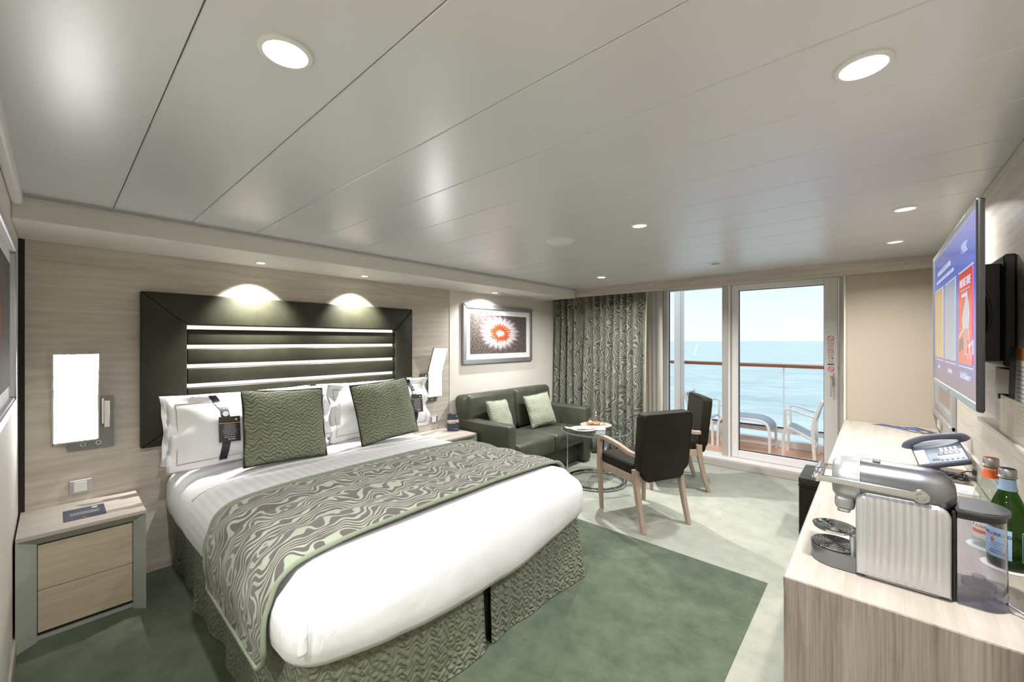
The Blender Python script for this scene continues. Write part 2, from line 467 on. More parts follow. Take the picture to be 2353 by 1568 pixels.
def obj(name, bm, mat, parent=None, world=True, smooth=None, mods=None):
    me = bpy.data.meshes.new(name)
    if parent is not None and world and parent in WM:
        bm.transform(WM[parent].inverted())
    bmesh.ops.recalc_face_normals(bm, faces=bm.faces)
    if smooth is not None:
        for f in bm.faces:
            f.smooth = True
        if smooth < 180:
            lim = radians(smooth)
            for ed in bm.edges:
                if len(ed.link_faces) == 2 and ed.calc_face_angle(0) > lim:
                    ed.smooth = False
    bm.to_mesh(me)
    bm.free()
    me.materials.append(mat)
    o = bpy.data.objects.new(name, me)
    COL.objects.link(o)
    if parent is not None:
        o.parent = parent
        if parent in WM:
            WM[o] = WM[parent]
    return o

def struct(name, bm, mat, parent=None, smooth=None):
    o = obj(name, bm, mat, parent, smooth=smooth)
    if parent is None:
        o['kind'] = 'structure'
        WM[o] = Matrix.Identity(4)
    return o

def B():
    return bmesh.new()

def box(bm, x0, x1, y0, y1, z0, z1, bev=0.0, seg=2, mtx=None):
    r = bmesh.ops.create_cube(bm, size=1.0)
    vs = r['verts']
    for v in vs:
        v.co = Vector(((x0 + x1) / 2 + v.co.x * (x1 - x0), (y0 + y1) / 2 + v.co.y * (y1 - y0), (z0 + z1) / 2 + v.co.z * (z1 - z0)))
    es = {e for v in vs for e in v.link_edges}
    out = list(vs)
    if bev > 0:
        bev = min(bev, 0.49 * min(abs(x1 - x0), abs(y1 - y0), abs(z1 - z0)))
        rr = bmesh.ops.bevel(bm, geom=list(es), offset=bev, segments=seg, profile=0.5, affect='EDGES')
        out = list({v for f in rr['faces'] for v in f.verts} | {v for v in vs if v.is_valid})
    if mtx is not None:
        bmesh.ops.transform(bm, matrix=mtx, verts=[v for v in out if v.is_valid])
    return out

def bx(*a, **k):
    bm = B()
    box(bm, *a, **k)
    return bm

def prism(bm, pts, a0, a1, axis='z'):
    # polygon in the two other axes, extruded between a0 and a1 along axis
    def put(p, a):
        return {'z': (p[0], p[1], a), 'x': (a, p[0], p[1]), 'y': (p[0], a, p[1])}[axis]
    lo = [bm.verts.new(put(p, a0)) for p in pts]
    hi = [bm.verts.new(put(p, a1)) for p in pts]
    n = len(pts)
    bm.faces.new(lo)
    bm.faces.new(hi)
    for i in range(n):
        bm.faces.new((lo[i], lo[(i + 1) % n], hi[(i + 1) % n], hi[i]))
    return bm

def lathe(bm, prof, c=(0, 0, 0), seg=32, axis='z', a0=0.0, a1=2 * pi):
    full = abs(a1 - a0 - 2 * pi) < 1e-6
    n = seg if full else seg + 1
    rings = []
    for (r, h) in prof:
        ring = []
        if r < 1e-6:
            p = {'z': (0, 0, h), 'x': (h, 0, 0), 'y': (0, h, 0)}[axis]
            ring = [bm.verts.new(Vector(c) + Vector(p))]
        else:
            for k in range(n):
                a = a0 + (a1 - a0) * k / seg
                u, w = r * cos(a), r * sin(a)
                p = {'z': (u, w, h), 'x': (h, u, w), 'y': (w, h, u)}[axis]
                ring.append(bm.verts.new(Vector(c) + Vector(p)))
        rings.append(ring)
    for A, C in zip(rings, rings[1:]):
        m = seg
        for k in range(m):
            k2 = (k + 1) % n if full else k + 1
            if len(A) == 1 and len(C) == 1:
                continue
            if len(A) == 1:
                bm.faces.new((A[0], C[k], C[k2]))
            elif len(C) == 1:
                bm.faces.new((A[k], A[k2], C[0]))
            else:
                bm.faces.new((A[k], A[k2], C[k2], C[k]))
    return bm

def cyl(bm, c, r, h, seg=24, axis='z', bev=0.0):
    if bev > 0:
        return lathe(bm, [(0, 0), (r - bev, 0), (r, bev), (r, h - bev), (r - bev, h), (0, h)], c, seg, axis)
    return lathe(bm, [(0, 0), (r, 0), (r, h), (0, h)], c, seg, axis)

def ball(bm, c, r, sub=2, sc=(1, 1, 1)):
    rr = bmesh.ops.create_icosphere(bm, subdivisions=sub, radius=1.0)
    for v in rr['verts']:
        v.co = Vector((c[0] + v.co.x * r * sc[0], c[1] + v.co.y * r * sc[1], c[2] + v.co.z * r * sc[2]))
    return bm

def smooth_path(pts, n=8, closed=False):
    P = [Vector(p) for p in pts]
    out = []
    N = len(P)
    rng = range(N) if closed else range(N - 1)
    for i in rng:
        p0 = P[(i - 1) % N] if closed or i > 0 else P[0] * 2 - P[1]
        p1, p2 = P[i], P[(i + 1) % N]
        p3 = P[(i + 2) % N] if closed or i + 2 < N else P[-1] * 2 - P[-2]
        for k in range(n):
            t = k / n
            out.append(0.5 * ((2 * p1) + (p2 - p0) * t + (2 * p0 - 5 * p1 + 4 * p2 - p3) * t * t + (3 * p1 - p0 - 3 * p2 + p3) * t ** 3))
    if not closed:
        out.append(P[-1])
    return out

def sweep(bm, path, w, h=None, up=(0, 0, 1), round_n=0, closed=False):
    # w across, h along 'up'; round_n > 0 gives an ellipse section
    P = [Vector(p) for p in path]
    N = len(P)
    up = Vector(up)
    rings = []
    prev = None
    for i in range(N):
        if closed:
            t = (P[(i + 1) % N] - P[(i - 1) % N]).normalized()
        else:
            t = (P[min(i + 1, N - 1)] - P[max(i - 1, 0)]).normalized()
        s = t.cross(up)
        if s.length < 1e-3:
            s = prev if prev else t.orthogonal()
        s.normalize()
        if prev and round_n and s.dot(prev) < 0:
            s = -s
        prev = s
        u = s.cross(t).normalized()
        ww = (w[i] if isinstance(w, (list, tuple)) else w) / 2
        hh = ((h[i] if isinstance(h, (list, tuple)) else h) / 2) if h is not None else ww
        if round_n:
            ring = [bm.verts.new(P[i] + s * ww * cos(2 * pi * k / round_n) + u * hh * sin(2 * pi * k / round_n)) for k in range(round_n)]
        else:
            c = 0.28 * min(ww, hh)
            q = [(ww - c, hh), (-ww + c, hh), (-ww, hh - c), (-ww, -hh + c), (-ww + c, -hh), (ww - c, -hh), (ww, -hh + c), (ww, hh - c)]
            ring = [bm.verts.new(P[i] + s * a + u * b_) for a, b_ in q]
        rings.append(ring)
    m = len(rings[0])
    for i in range(N if closed else N - 1):
        A, C = rings[i], rings[(i + 1) % N]
        for k in range(m):
            bm.faces.new((A[k], A[(k + 1) % m], C[(k + 1) % m], C[k]))
    if not closed:
        bm.faces.new(rings[0])
        bm.faces.new(rings[-1])
    return bm

def tube(bm, path, r, seg=8, closed=False):
    return sweep(bm, path, 2 * r, None, (0.013, 0.021, 1), seg, closed)

def grid(bm, fn, nu, nv, uvs=None, closed_u=False, thick=None):
    # fn(u, v) in [0,1]^2 -> point; uvs(u, v) -> uv in metres
    L = bm.loops.layers.uv.verify()
    V = [[bm.verts.new(fn(i / nu, j / nv)) for j in range(nv + 1)] for i in range(nu + (0 if closed_u else 1))]
    n = len(V)
    for i in range(nu):
        for j in range(nv):
            ids = [(i, j), (i + 1, j), (i + 1, j + 1), (i, j + 1)]
            f = bm.faces.new([V[a % n][b_] for a, b_ in ids])
            for lp, (a, b_) in zip(f.loops, ids):
                lp[L].uv = uvs(a / nu, b_ / nv) if uvs else (a / nu, b_ / nv)
    return V

def solid(bm, t):
    bmesh.ops.recalc_face_normals(bm, faces=bm.faces)
    bmesh.ops.solidify(bm, geom=bm.faces[:], thickness=t)
    return bm

def panel_uv(bm, o, ux, vy):
    # one quad with 0..1 uv: origin o, edge vectors ux, vy
    L = bm.loops.layers.uv.verify()
    o, ux, vy = Vector(o), Vector(ux), Vector(vy)
    n = ux.cross(vy).normalized() * 0.002
    f = None
    vs = [bm.verts.new(p) for p in (o, o + ux, o + ux + vy, o + vy)]
    vb = [bm.verts.new(p - n) for p in (o, o + ux, o + ux + vy, o + vy)]
    f = bm.faces.new(vs)
    for lp, uv in zip(f.loops, [(0, 0), (1, 0), (1, 1), (0, 1)]):
        lp[L].uv = uv
    bm.faces.new(vb[::-1])
    for i in range(4):
        bm.faces.new((vs[i], vs[(i + 1) % 4], vb[(i + 1) % 4], vb[i]))
    return bm

def text(s, size, pos, right, up, mat, parent, name='lettering', align='CENTER', depth=0.0004, squash=1.0):
    cu = bpy.data.curves.new(name, 'FONT')
    cu.body = s
    cu.size = size
    cu.align_x = align
    cu.align_y = 'CENTER'
    cu.extrude = depth
    cu.resolution_u = 3
    cu.materials.append(mat)
    tmp = bpy.data.objects.new(name, cu)
    me = bpy.data.meshes.new_from_object(tmp)
    bpy.data.objects.remove(tmp)
    bpy.data.curves.remove(cu)
    me.name = name
    if not me.materials:
        me.materials.append(mat)
    o = bpy.data.objects.new(name, me)
    COL.objects.link(o)
    r = Vector(right).normalized()
    u = Vector(up).normalized()
    n = r.cross(u).normalized()
    u = n.cross(r)
    m = Matrix(((r.x * squash, u.x, n.x, pos[0]), (r.y * squash, u.y, n.y, pos[1]), (r.z * squash, u.z, n.z, pos[2]), (0, 0, 0, 1)))
    if parent is not None:
        o.parent = parent
        m = WM[parent].inverted() @ m
    o.matrix_local = m
    return o

def dup(root, loc=None, rot=None, label=None, group=None):
    r = root.copy()
    COL.objects.link(r)
    if loc is not None: r.location = loc
    if rot is not None: r.rotation_euler = rot
    if label: r['label'] = label
    if group: r['group'] = group
    for ch in list(root.children):
        c = ch.copy(); COL.objects.link(c); c.parent = r
        for g in list(ch.children):
            d = g.copy(); COL.objects.link(d); d.parent = c
    return r

def rrect(x0, x1, y0, y1, r, n=6):
    pts = []
    for cx_, cy_, a in ((x1 - r, y1 - r, 0), (x0 + r, y1 - r, pi / 2), (x0 + r, y0 + r, pi), (x1 - r, y0 + r, 3 * pi / 2)):
        for k in range(n + 1):
            t = a + pi / 2 * k / n
            pts.append((cx_ + r * cos(t), cy_ + r * sin(t)))
    return pts

# ------------------------------------------------------------------ room dimensions
XL, XR = -3.27, 0.35        # bed wall, desk wall
YF, YB = -0.125, 5.10       # picture wall at the bed's near side, window wall
ZC = 2.035                  # ceiling
XS, ZS = -2.75, 1.925       # soffit face and underside
YP = 4.25                   # pelmet in front of the window

# ------------------------------------------------------------------ shell
fl = struct('floor', bx(XL - 0.1, XR + 0.1, -2.3, YB, -0.05, 0.0), M['carpet'])
struct('carpet_inlay', bx(XL, -0.462, YF, 2.735, 0.0, 0.003), M['carpet_dark'], fl)

# ceiling of wide metal planks running across the room
ce = struct('ceiling', bx(XL - 0.1, XR + 0.1, -2.3, YP, ZC + 0.03, ZC + 0.06), M['gap'])
y = 0.187 - 0.3 * 8
while y < YP - 0.01:
    y1 = min(y + 0.3, YP)
    bm = B()
    box(bm, XS + 0.012, XR, max(y, -2.2) + 0.0012, y1 - 0.0012, ZC, ZC + 0.028, 0.0022, 1)
    struct('ceiling_panel', bm, M['ceiling'], ce)
    y += 0.3
struct('ceiling_window_bay', bx(XL, XR, YP, YB + 0.1, 2.09, 2.14), M['soffit'])

bm = B()
box(bm, XL - 0.1, XL, YF, 2.70, 0, 2.1)
wl = struct('wall_left', bm, M['wood_y'])
struct('cream_panel', bx(XL - 0.1, XL + 0.004, 2.702, YB, 0, 2.1), M['cream'], wl)
struct('corner_gap', bx(XL, XL + 0.004, YF, YF + 0.022, 0, ZS), M['gap'], wl)
struct('wall_front', bx(XL - 0.1, -1.15, YF - 0.1, YF, 0, 2.1), M['cream'])
struct('wall_entry', bx(-1.25, -1.15, -2.3, YF - 0.1, 0, 2.1), M['cream'])
struct('wall_entry_end', bx(-1.25, XR + 0.1, -2.3, -2.2, 0, 2.1), M['cream'])
wr_ = struct('wall_right', bx(XR, XR + 0.1, -2.3, YB, 0, 2.14), M['wood_y'])
struct('baseboard_front', bx(XL + 0.02, -1.15, YF, YF + 0.012, 0, 0.075, 0.003), M['wood_x'])
struct('trim_1', bx(XS - 0.02, -1.15, YF, YF + 0.035, 1.985, ZC, 0.012, 3), M['frame_white'])   # crown strip over the picture wall

# window wall
wb_ = struct('wall_back', bx(XL - 0.1, -2.07, YB, YB + 0.12, 0, 2.14), M['cream'])
struct('header', bx(-2.07, XR, YB, YB + 0.12, 2.03, 2.14), M['cream'], wb_)
struct('jamb', bx(-0.264, XR, YB, YB + 0.12, 0, 2.03), M['cream'], wb_)
wc = struct('wall_corner', bx(-0.185, XR, 4.35, YB, 0, 2.14), M['weave'])
struct('joint', bx(-0.192, -0.180, 4.343, 4.36, 0, 1.99), M['soffit'], wc)
struct('trim_2', bx(XL, -0.185, 4.93, YB, 0, 0.075, 0.006), M['sill'])
struct('sill_top', bx(XL, -0.185, 4.945, YB, 0.075, 0.098, 0.005), M['frame_white'], bpy.data.objects['trim_2'])
struct('trim_3', bx(XL, XR, YP, YP + 0.03, 1.935, 2.10, 0.002, 1), M['wood_x'])    # pelmet board
bm = B()
box(bm, XL, XS, YF, YP, ZS, 2.1, 0.003, 1)
so = struct('trim_4', bm, M['soffit'])      # soffit over the bed
struct('soffit_lip', bx(XS, XS + 0.006, YF + 0.03, YP, 2.012, 2.026, 0.002, 1), M['ceiling'], so)

# window_1: fixed pane, door_1: sliding door
w1 = struct('window_1', bx(-1.985, -1.925, 5.075, 5.16, 0.095, 2.03, 0.006), M['frame_white'])
struct('jamb_liner', bx(-2.07, -1.985, 5.085, 5.16, 0.095, 2.03, 0.004), M['frame_alu'], w1)
struct('mullion', bx(-1.300, -1.235, 5.05, 5.16, 0.095, 2.03, 0.006), M['frame_alu'], w1)
struct('mullion_cover', bx(-1.235, -1.212, 5.04, 5.16, 0.095, 2.03, 0.004), M['frame_white'], w1)
struct('bottom_rail', bx(-1.925, -1.300, 5.09, 5.16, 0.095, 0.105, 0.002), M['frame_white'], w1)
struct('top_rail', bx(-1.925, -1.212, 5.09, 5.16, 2.015, 2.03, 0.002), M['frame_white'], w1)
struct('pane', bx(-1.925, -1.300, 5.12, 5.126, 0.105, 2.015), M['pane'], w1)
struct('gasket', bx(-1.925, -1.917, 5.112, 5.13, 0.105, 2.015), M['rubber'], w1)
d1 = struct('door_1', bx(-1.210, -1.140, 5.07, 5.15, 0.10, 2.028, 0.006), M['frame_white'])
struct('stile', bx(-0.376, -0.268, 5.07, 5.15, 0.10, 2.028, 0.006), M['frame_white'], d1)
struct('top_rail', bx(-1.14, -0.376, 5.07, 5.15, 1.965, 2.028, 0.006), M['frame_white'], d1)
struct('bottom_rail', bx(-1.14, -0.376, 5.07, 5.15, 0.10, 0.178, 0.006), M['frame_white'], d1)
struct('pane', bx(-1.14, -0.376, 5.115, 5.121, 0.178, 1.965), M['pane'], d1)
for a in ((-1.14, -0.376, 0.178, 0.184), (-1.14, -0.376, 1.959, 1.965), (-1.14, -1.134, 0.178, 1.965), (-0.382, -0.376, 0.178, 1.965)):
    struct('gasket', bx(a[0], a[1], 5.105, 5.13, a[2], a[3]), M['rubber'], d1)
bm = B()
box(bm, -0.335, -0.305, 5.055, 5.07, 0.96, 1.09, 0.004)
hd = struct('handle_plate', bm, M['frame_white'], d1)
bm = B()
sweep(bm, smooth_path([(-0.322, 5.06, 1.05), (-0.322, 5.03, 1.045), (-0.318, 5.025, 1.02), (-0.318, 5.025, 0.86)], 5), 0.016, 0.012, (1, 0, 0))
struct('door_handle', bm, M['satin'], hd)
# safety stickers on the stile
st = struct('sticker', bx(-0.350, -0.300, 5.0690, 5.0702, 1.135, 1.44), M['frame_white'], d1)
def ring_sign(c, r, m=None):
    bm = B()
    lathe(bm, [(r, 0), (r, 0.0015), (r * 0.8, 0.0015), (r * 0.8, 0)], (c[0], 5.0672, c[1]), 20, 'y')
    box(bm, -r * 0.8, r * 0.8, -0.0005, 0.0005, -r * 0.09, r * 0.09, mtx=Matrix.Translation((c[0], 5.0683, c[1])) @ Matrix.Rotation(radians(45), 4, 'Y'))
    struct('prohibition_sign', bm, M['red'], st)
ring_sign((-0.325, 1.425), 0.026)
for q in ((-0.338, 1.378), (-0.311, 1.378), (-0.338, 1.315), (-0.311, 1.315), (-0.338, 1.290), (-0.311, 1.290)):
    ring_sign(q, 0.0115)
ring_sign((-0.322, 1.125), 0.024)
bm = B()
for zz in (1.358, 1.352, 1.346, 1.340, 1.268, 1.262, 1.256, 1.250, 1.244):
    w_ = 0.018 + 0.006 * random.random()
    box(bm, -0.325 - w_, -0.325 + w_, 5.0682, 5.0692, zz, zz + 0.0028)
struct('small_print', bm, M['print_grey'], st)
bm = B()
box(bm, -0.349, -0.299, 5.068, 5.069, 1.165, 1.176)
for q in (-0.340, -0.318, -0.309):
    box(bm, q, q + 0.006, 5.068, 5.069, 1.225, 1.237)
struct('black_print', bm, M['black'], st)
bm = B()
for a in ((-0.340, -0.308, 1.190, 1.193), (-0.340, -0.308, 1.213, 1.216), (-0.340, -0.337, 1.190, 1.216), (-0.311, -0.308, 1.190, 1.216), (-0.331, -0.317, 1.201, 1.204)):
    box(bm, a[0], a[1], 5.068, 5.069, a[2], a[3])
struct('pictogram', bm, M['print_grey'], st)

# ------------------------------------------------------------------ balcony and sea
struct('floor_balcony', bx(-3.3, 1.4, YB + 0.12, 6.5, -0.06, 0.0), M['deck'])
struct('sea', bx(-60000, 60000, 8, 90000, -31, -30), M['sea'])
br = thing('balcony_railing', (-0.9, 6.4, 0), 'glass balcony railing with a brown wooden handrail outside the sliding door', 'railing')
bm = B()
sweep(bm, [(-3.3, 6.4, 1.075), (-0.9, 6.4, 1.07), (1.4, 6.4, 1.062)], 0.075, 0.042)
obj('handrail', bm, M['rail_wood'], br)
obj('handrail_channel', bx(-3.3, 1.4, 6.385, 6.415, 1.095, 1.103), M['bwhite'], br)
obj('glass_panel', bx(-3.3, -0.905, 6.397, 6.405, 0.255, 1.05), M['pane'], br)
obj('glass_panel', bx(-0.893, 1.4, 6.397, 6.405, 0.255, 1.05), M['pane'], br)
obj('panel_joint', bx(-0.905, -0.893, 6.392, 6.408, 0.255, 1.05), M['bwhite'], br)
obj('lower_rail', bx(-3.3, 1.4, 6.38, 6.42, 0.245, 0.257), M['rubber'], br)
obj('lower_panel', bx(-3.3, 1.4, 6.385, 6.415, 0.185, 0.245), M['bwhite'], br)
obj('kick_glass', bx(-3.3, 1.4, 6.397, 6.405, 0.115, 0.185), M['pane'], br)
obj('coaming', bx(-3.3, 1.4, 6.34, 6.46, 0.0, 0.10, 0.006), M['bwhite'], br)
bp = thing('balcony_post', (-2.2, 6.3, 0), 'tall white post at the left end of the balcony railing', 'post')
obj('shaft', bx(-2.265, -2.175, 6.22, 6.30, 0, 2.6, 0.006), M['bwhite'], bp)
obj('cover_strip', bx(-2.175, -2.135, 6.23, 6.29, 0, 2.6, 0.004), M['frame_white'], bp)

def garden_chair(name, x0, sgn, label):
    # sits along x: front legs at x0, back towards x0 + sgn * 0.4
    t = thing(name, (x0 + sgn * 0.15, 6.1, 0), label, 'chair', 'white balcony armchairs')
    X = lambda a: x0 + sgn * a
    for yy in (5.89, 6.29):
        bm = B()
        sweep(bm, smooth_path([(X(0), yy, 0), (X(0.005), yy, 0.22), (X(0.02), yy, 0.325), (X(0.07), yy, 0.345), (X(0.30), yy, 0.235)], 6), 0.03, 0.032, (0, 1, 0))
        obj('front_leg', bm, M['bwhite'], t)
        bm = B()
        sweep(bm, smooth_path([(X(0.31), yy, 0), (X(0.295), yy, 0.25), (X(0.30), yy, 0.44), (X(0.375), yy, 0.70)], 6), 0.032, 0.036, (0, 1, 0))
        obj('rear_leg', bm, M['bwhite'], t)
        bm = B()
        sweep(bm, smooth_path([(X(0.325), yy, 0.50), (X(0.12), yy, 0.560), (X(0.05), yy, 0.573), (X(0.022), yy, 0.54), (X(0.03), yy, 0.36)], 6), 0.022, 0.04, (0, 1, 0))
        obj('armrest', bm, M['bwhite'], t)
    bm = B()
    grid(bm, lambda u, v: (X(0.04 + 0.27 * u), 5.905 + 0.37 * v, 0.352 - 0.105 * u - 0.012 * sin(pi * u) - 0.01 * sin(pi * v)), 6, 4)
    solid(bm, 0.006)
    obj('seat_sling', bm, M['sling'], t, smooth=60)
    bm = B()
    grid(bm, lambda u, v: (X(0.315 + 0.055 * u), 5.905 + 0.37 * v, 0.46 + 0.21 * u), 4, 4)
    solid(bm, 0.006)
    obj('back_sling', bm, M['sling'], t, smooth=60)
    obj('top_bar', bx(min(X(0.36), X(0.385)), max(X(0.36), X(0.385)), 5.89, 6.29, 0.665, 0.69, 0.006), M['bwhite'], t)
    obj('stretcher', bx(min(X(0.295), X(0.32)), max(X(0.295), X(0.32)), 5.89, 6.29, 0.15, 0.17, 0.005), M['bwhite'], t)
    return t
garden_chair('balcony_chair', -0.835, 1, 'white balcony armchair with grey sling facing the footstool, behind the sliding door')
garden_chair('balcony_chair', -1.63, -1, 'white balcony armchair with grey sling beside the tall white post')
ft = thing('balcony_footstool', (-1.26, 6.13, 0), 'low white footstool with a grey curved sling top on the balcony', 'footstool')
for yy in (5.88, 6.31):
    bm = B()
    sweep(bm, smooth_path([(-1.565, yy, 0), (-1.56, yy, 0.25), (-1.54, yy, 0.35), (-1.46, yy, 0.395), (-1.26, yy, 0.40), (-1.08, yy, 0.395), (-1.00, yy, 0.35), (-0.975, yy, 0.25), (-0.97, yy, 0)], 5), 0.028, 0.032, (0, 1, 0))
    obj('side_frame', bm, M['bwhite'], ft)
bm = B()
pp = smooth_path([(-1.55, 0, 0.30), (-1.53, 0, 0.37), (-1.45, 0, 0.412), (-1.26, 0, 0.42), (-1.09, 0, 0.412), (-1.0, 0, 0.36), (-0.965, 0, 0.29)], 5)
grid(bm, lambda u, v: (pp[round(u * 30)].x, 5.895 + 0.40 * v, pp[round(u * 30)].z), 30, 4)
solid(bm, 0.006)
obj('sling_top', bm, M['sling'], ft, smooth=60)

# ------------------------------------------------------------------ ceiling fittings
def area(name, parent, loc, size, watts, spread=150, col=(1, 0.985, 0.965)):
    l = bpy.data.lights.new(name, 'AREA')
    l.shape = 'DISK'
    l.size = size
    l.energy = watts
    l.color = col
    l.spread = radians(spread)
    o = bpy.data.objects.new(name, l)
    COL.objects.link(o)
    o.parent = parent
    o.location = WM[parent].inverted() @ Vector(loc)
    return o

def downlight(x, y, r, watts, lens, label, spread=152):
    t = thing('ceiling_downlight', (x, y, ZC - 0.008), label, 'ceiling light', 'recessed ceiling downlights')
    bm = B()
    lathe(bm, [(r * 0.78, 0.0075), (r * 0.80, 0.001), (r * 0.9, 0.0), (r, 0.004), (r, 0.008)], (x, y, ZC - 0.008), 36)
    obj('trim_ring', bm, M['ring'], t, smooth=60)
    bm = B()
    cyl(bm, (x, y, ZC - 0.0045), r * 0.79, 0.0035, 36)
    obj('lens', bm, lens, t)
    if watts:
        area('lamp', t, (x, y, ZC - 0.006), r * 1.4, watts, spread)
    return t
downlight(-0.965, 0.337, 0.055, DOWN_W, M['lens_on'], 'large bright round downlight above the foot of the bed')
downlight(-0.02, 1.238, 0.055, DOWN_W * 0.75, M['lens_on'], 'large bright round downlight above the coffee machine')
downlight(-0.962, 2.13, 0.047, DOWN_W * 0.3, M['lens_dim'], 'small downlight between the smoke detector and the desk wall, nearest the bed')
downlight(0.108, 2.706, 0.047, DOWN_W * 0.5, M['lens_dim'], 'small downlight closest to the top edge of the television')
downlight(0.096, 3.56, 0.047, DOWN_W * 0.7, M['lens_dim'], 'small downlight near the wooden pelmet at the desk wall')
downlight(-0.97, 3.583, 0.045, DOWN_W * 0.8, M['charcoal'], 'small downlight with a dark lens above the sliding door')
downlight(-2.02, 3.60, 0.045, DOWN_W * 1.6, M['lens_on'], 'small bright downlight straight above the round glass table', 160)
downlight(-0.55, -0.75, 0.055, DOWN_W * 1.0, M['lens_on'], 'added unseen fill downlight in the entrance, behind the picture wall, nearer the bed')  # out-of-view lamp added to raise the ambient light on the bed
downlight(-0.40, -1.55, 0.055, DOWN_W * 0.6, M['lens_on'], 'added unseen fill downlight deep in the entrance behind the picture wall')  # second added lamp out of view, more fill from the entrance
t = thing('smoke_detector', (-1.49, 2.14, ZC - 0.02), 'flat round off-white detector disc on the ceiling beyond the bed', 'detector')
bm = B()
lathe(bm, [(0, -0.002), (0.068, 0.0), (0.076, 0.006), (0.078, 0.012), (0.088, 0.014), (0.092, 0.020), (0, 0.020)], (-1.49, 2.14, ZC - 0.02), 40)
obj('cover', bm, M['ring'], t, smooth=50)

def soffit_spot(y, watts, label, size=88, tilt=19):
    t = thing('soffit_spotlight', (-3.06, y, ZS - 0.006), label, 'ceiling light', 'soffit spotlights')
    bm = B()
    lathe(bm, [(0.025, 0.006), (0.026, 0.0), (0.036, 0.002), (0.038, 0.006)], (-3.06, y, ZS - 0.006), 28)
    obj('trim_ring', bm, M['ring'], t, smooth=60)
    bm = B()
    cyl(bm, (-3.06, y, ZS - 0.004), 0.026, 0.004, 24)
    obj('lens', bm, M['lens_on'], t)
    l = bpy.data.lights.new('lamp', 'SPOT')
    l.energy = watts
    l.spot_size = radians(size)
    l.spot_blend = 1.0
    l.shadow_soft_size = 0.012
    l.color = (1, 0.985, 0.97)
    o = bpy.data.objects.new('lamp', l)
    COL.objects.link(o)
    o.parent = t
    o.location = (0, 0, -0.012)
    o.rotation_euler = (0, radians(tilt), 0)
soffit_spot(0.915, SPOT_W, 'lit spotlight in the soffit above the near half of the headboard')
soffit_spot(1.656, SPOT_W, 'lit spotlight in the soffit above the far half of the headboard')
soffit_spot(3.16, SPOT_W * 0.30, 'lit spotlight in the soffit above the framed sea anemone picture', 150, 6)
t = thing('air_vent', (-3.06, 3.52, ZS - 0.012), 'slim grey air slot in the soffit beside the pelmet', 'vent')
obj('frame', bx(-3.09, -3.03, 3.22, 3.83, ZS - 0.010, ZS, 0.003), M['ring'], t)
obj('slat', bx(-3.075, -3.063, 3.235, 3.815, ZS - 0.013, ZS - 0.009), M['frame_alu'], t)
obj('slat', bx(-3.057, -3.045, 3.235, 3.815, ZS - 0.013, ZS - 0.009), M['frame_alu'], t)

# ------------------------------------------------------------------ headboard
hb = thing('headboard', (XL, 1.276, 1.2), 'dark olive leather headboard with lit slats on the wood wall behind the bed', 'headboard')
HY0, HY1, HZ0, HZ1 = 0.335, 2.217, 0.765, 1.695       # outer
IY0, IY1, IZ0, IZ1 = 0.548, 2.030, 0.915, 1.500       # inner
XO, XI = -3.215, -3.195
def mitre(o0, o1, i1, i0):
    bm = B()
    f0 = [bm.verts.new((XO, a, z)) for a, z in (o0, o1)]
    f1 = [bm.verts.new((XI, a, z)) for a, z in (i1, i0)]
    b0 = [bm.verts.new((XL, a, z)) for a, z in (o0, o1)]
    b1 = [bm.verts.new((XL + 0.005, a, z)) for a, z in (i1, i0)]
    bm.faces.new(f0 + f1)
    bm.faces.new(b0 + b1)
    bm.faces.new((f0[0], f0[1], b0[1], b0[0]))
    bm.faces.new((f0[1], f1[0], b1[0], b0[1]))
    bm.faces.new((f1[0], f1[1], b1[1], b1[0]))
    bm.faces.new((f1[1], f0[0], b0[0], b1[1]))
    bmesh.ops.recalc_face_normals(bm, faces=bm.faces)
    bmesh.ops.bevel(bm, geom=bm.edges[:], offset=0.008, segments=3, profile=0.5, affect='EDGES')
    return bm
g = 0.0008
obj('frame_board', mitre((HY0, HZ1), (HY1, HZ1), (IY1, IZ1), (IY0, IZ1)), M['leather'], hb, smooth=40)
obj('frame_board', mitre((HY0, HZ0), (HY0, HZ1), (IY0, IZ1), (IY0, IZ0)), M['leather'], hb, smooth=40)
obj('frame_board', mitre((HY1, HZ0), (HY1, HZ1), (IY1, IZ1), (IY1, IZ0)), M['leather'], hb, smooth=40)
obj('frame_board', mitre((HY0, HZ0), (HY1, HZ0), (IY1, IZ0), (IY0, IZ0)), M['leather'], hb, smooth=40)
pitch = 0.1235
for k in range(5):
    top = IZ1 - 0.026 - k * pitch
    obj('slat', bx(XL + 0.012, -3.218, IY0 + 0.003, IY1 - 0.003, top - pitch + 0.026, top, 0.008, 3), M['leather'], hb, smooth=60)
    if k < 4 or True:
        obj('light_strip', bx(XL + 0.004, XL + 0.022, IY0 + 0.004, IY1 - 0.004, top + 0.001, top + 0.025, 0.003), M['strip'], hb)

# ------------------------------------------------------------------ bed
bed = thing('bed', (-2.25, 1.28, 0), 'large double bed with white duvet and green quilted skirt', 'bed')
obj('base', bx(-3.25, -1.42, 0.58, 2.0, 0.02, 0.34, 0.02), M['leather_brown'], bed)
obj('mattress', bx(-3.25, -1.36, 0.52, 2.06, 0.34, 0.585, 0.06, 4), M['white'], bed, smooth=60)

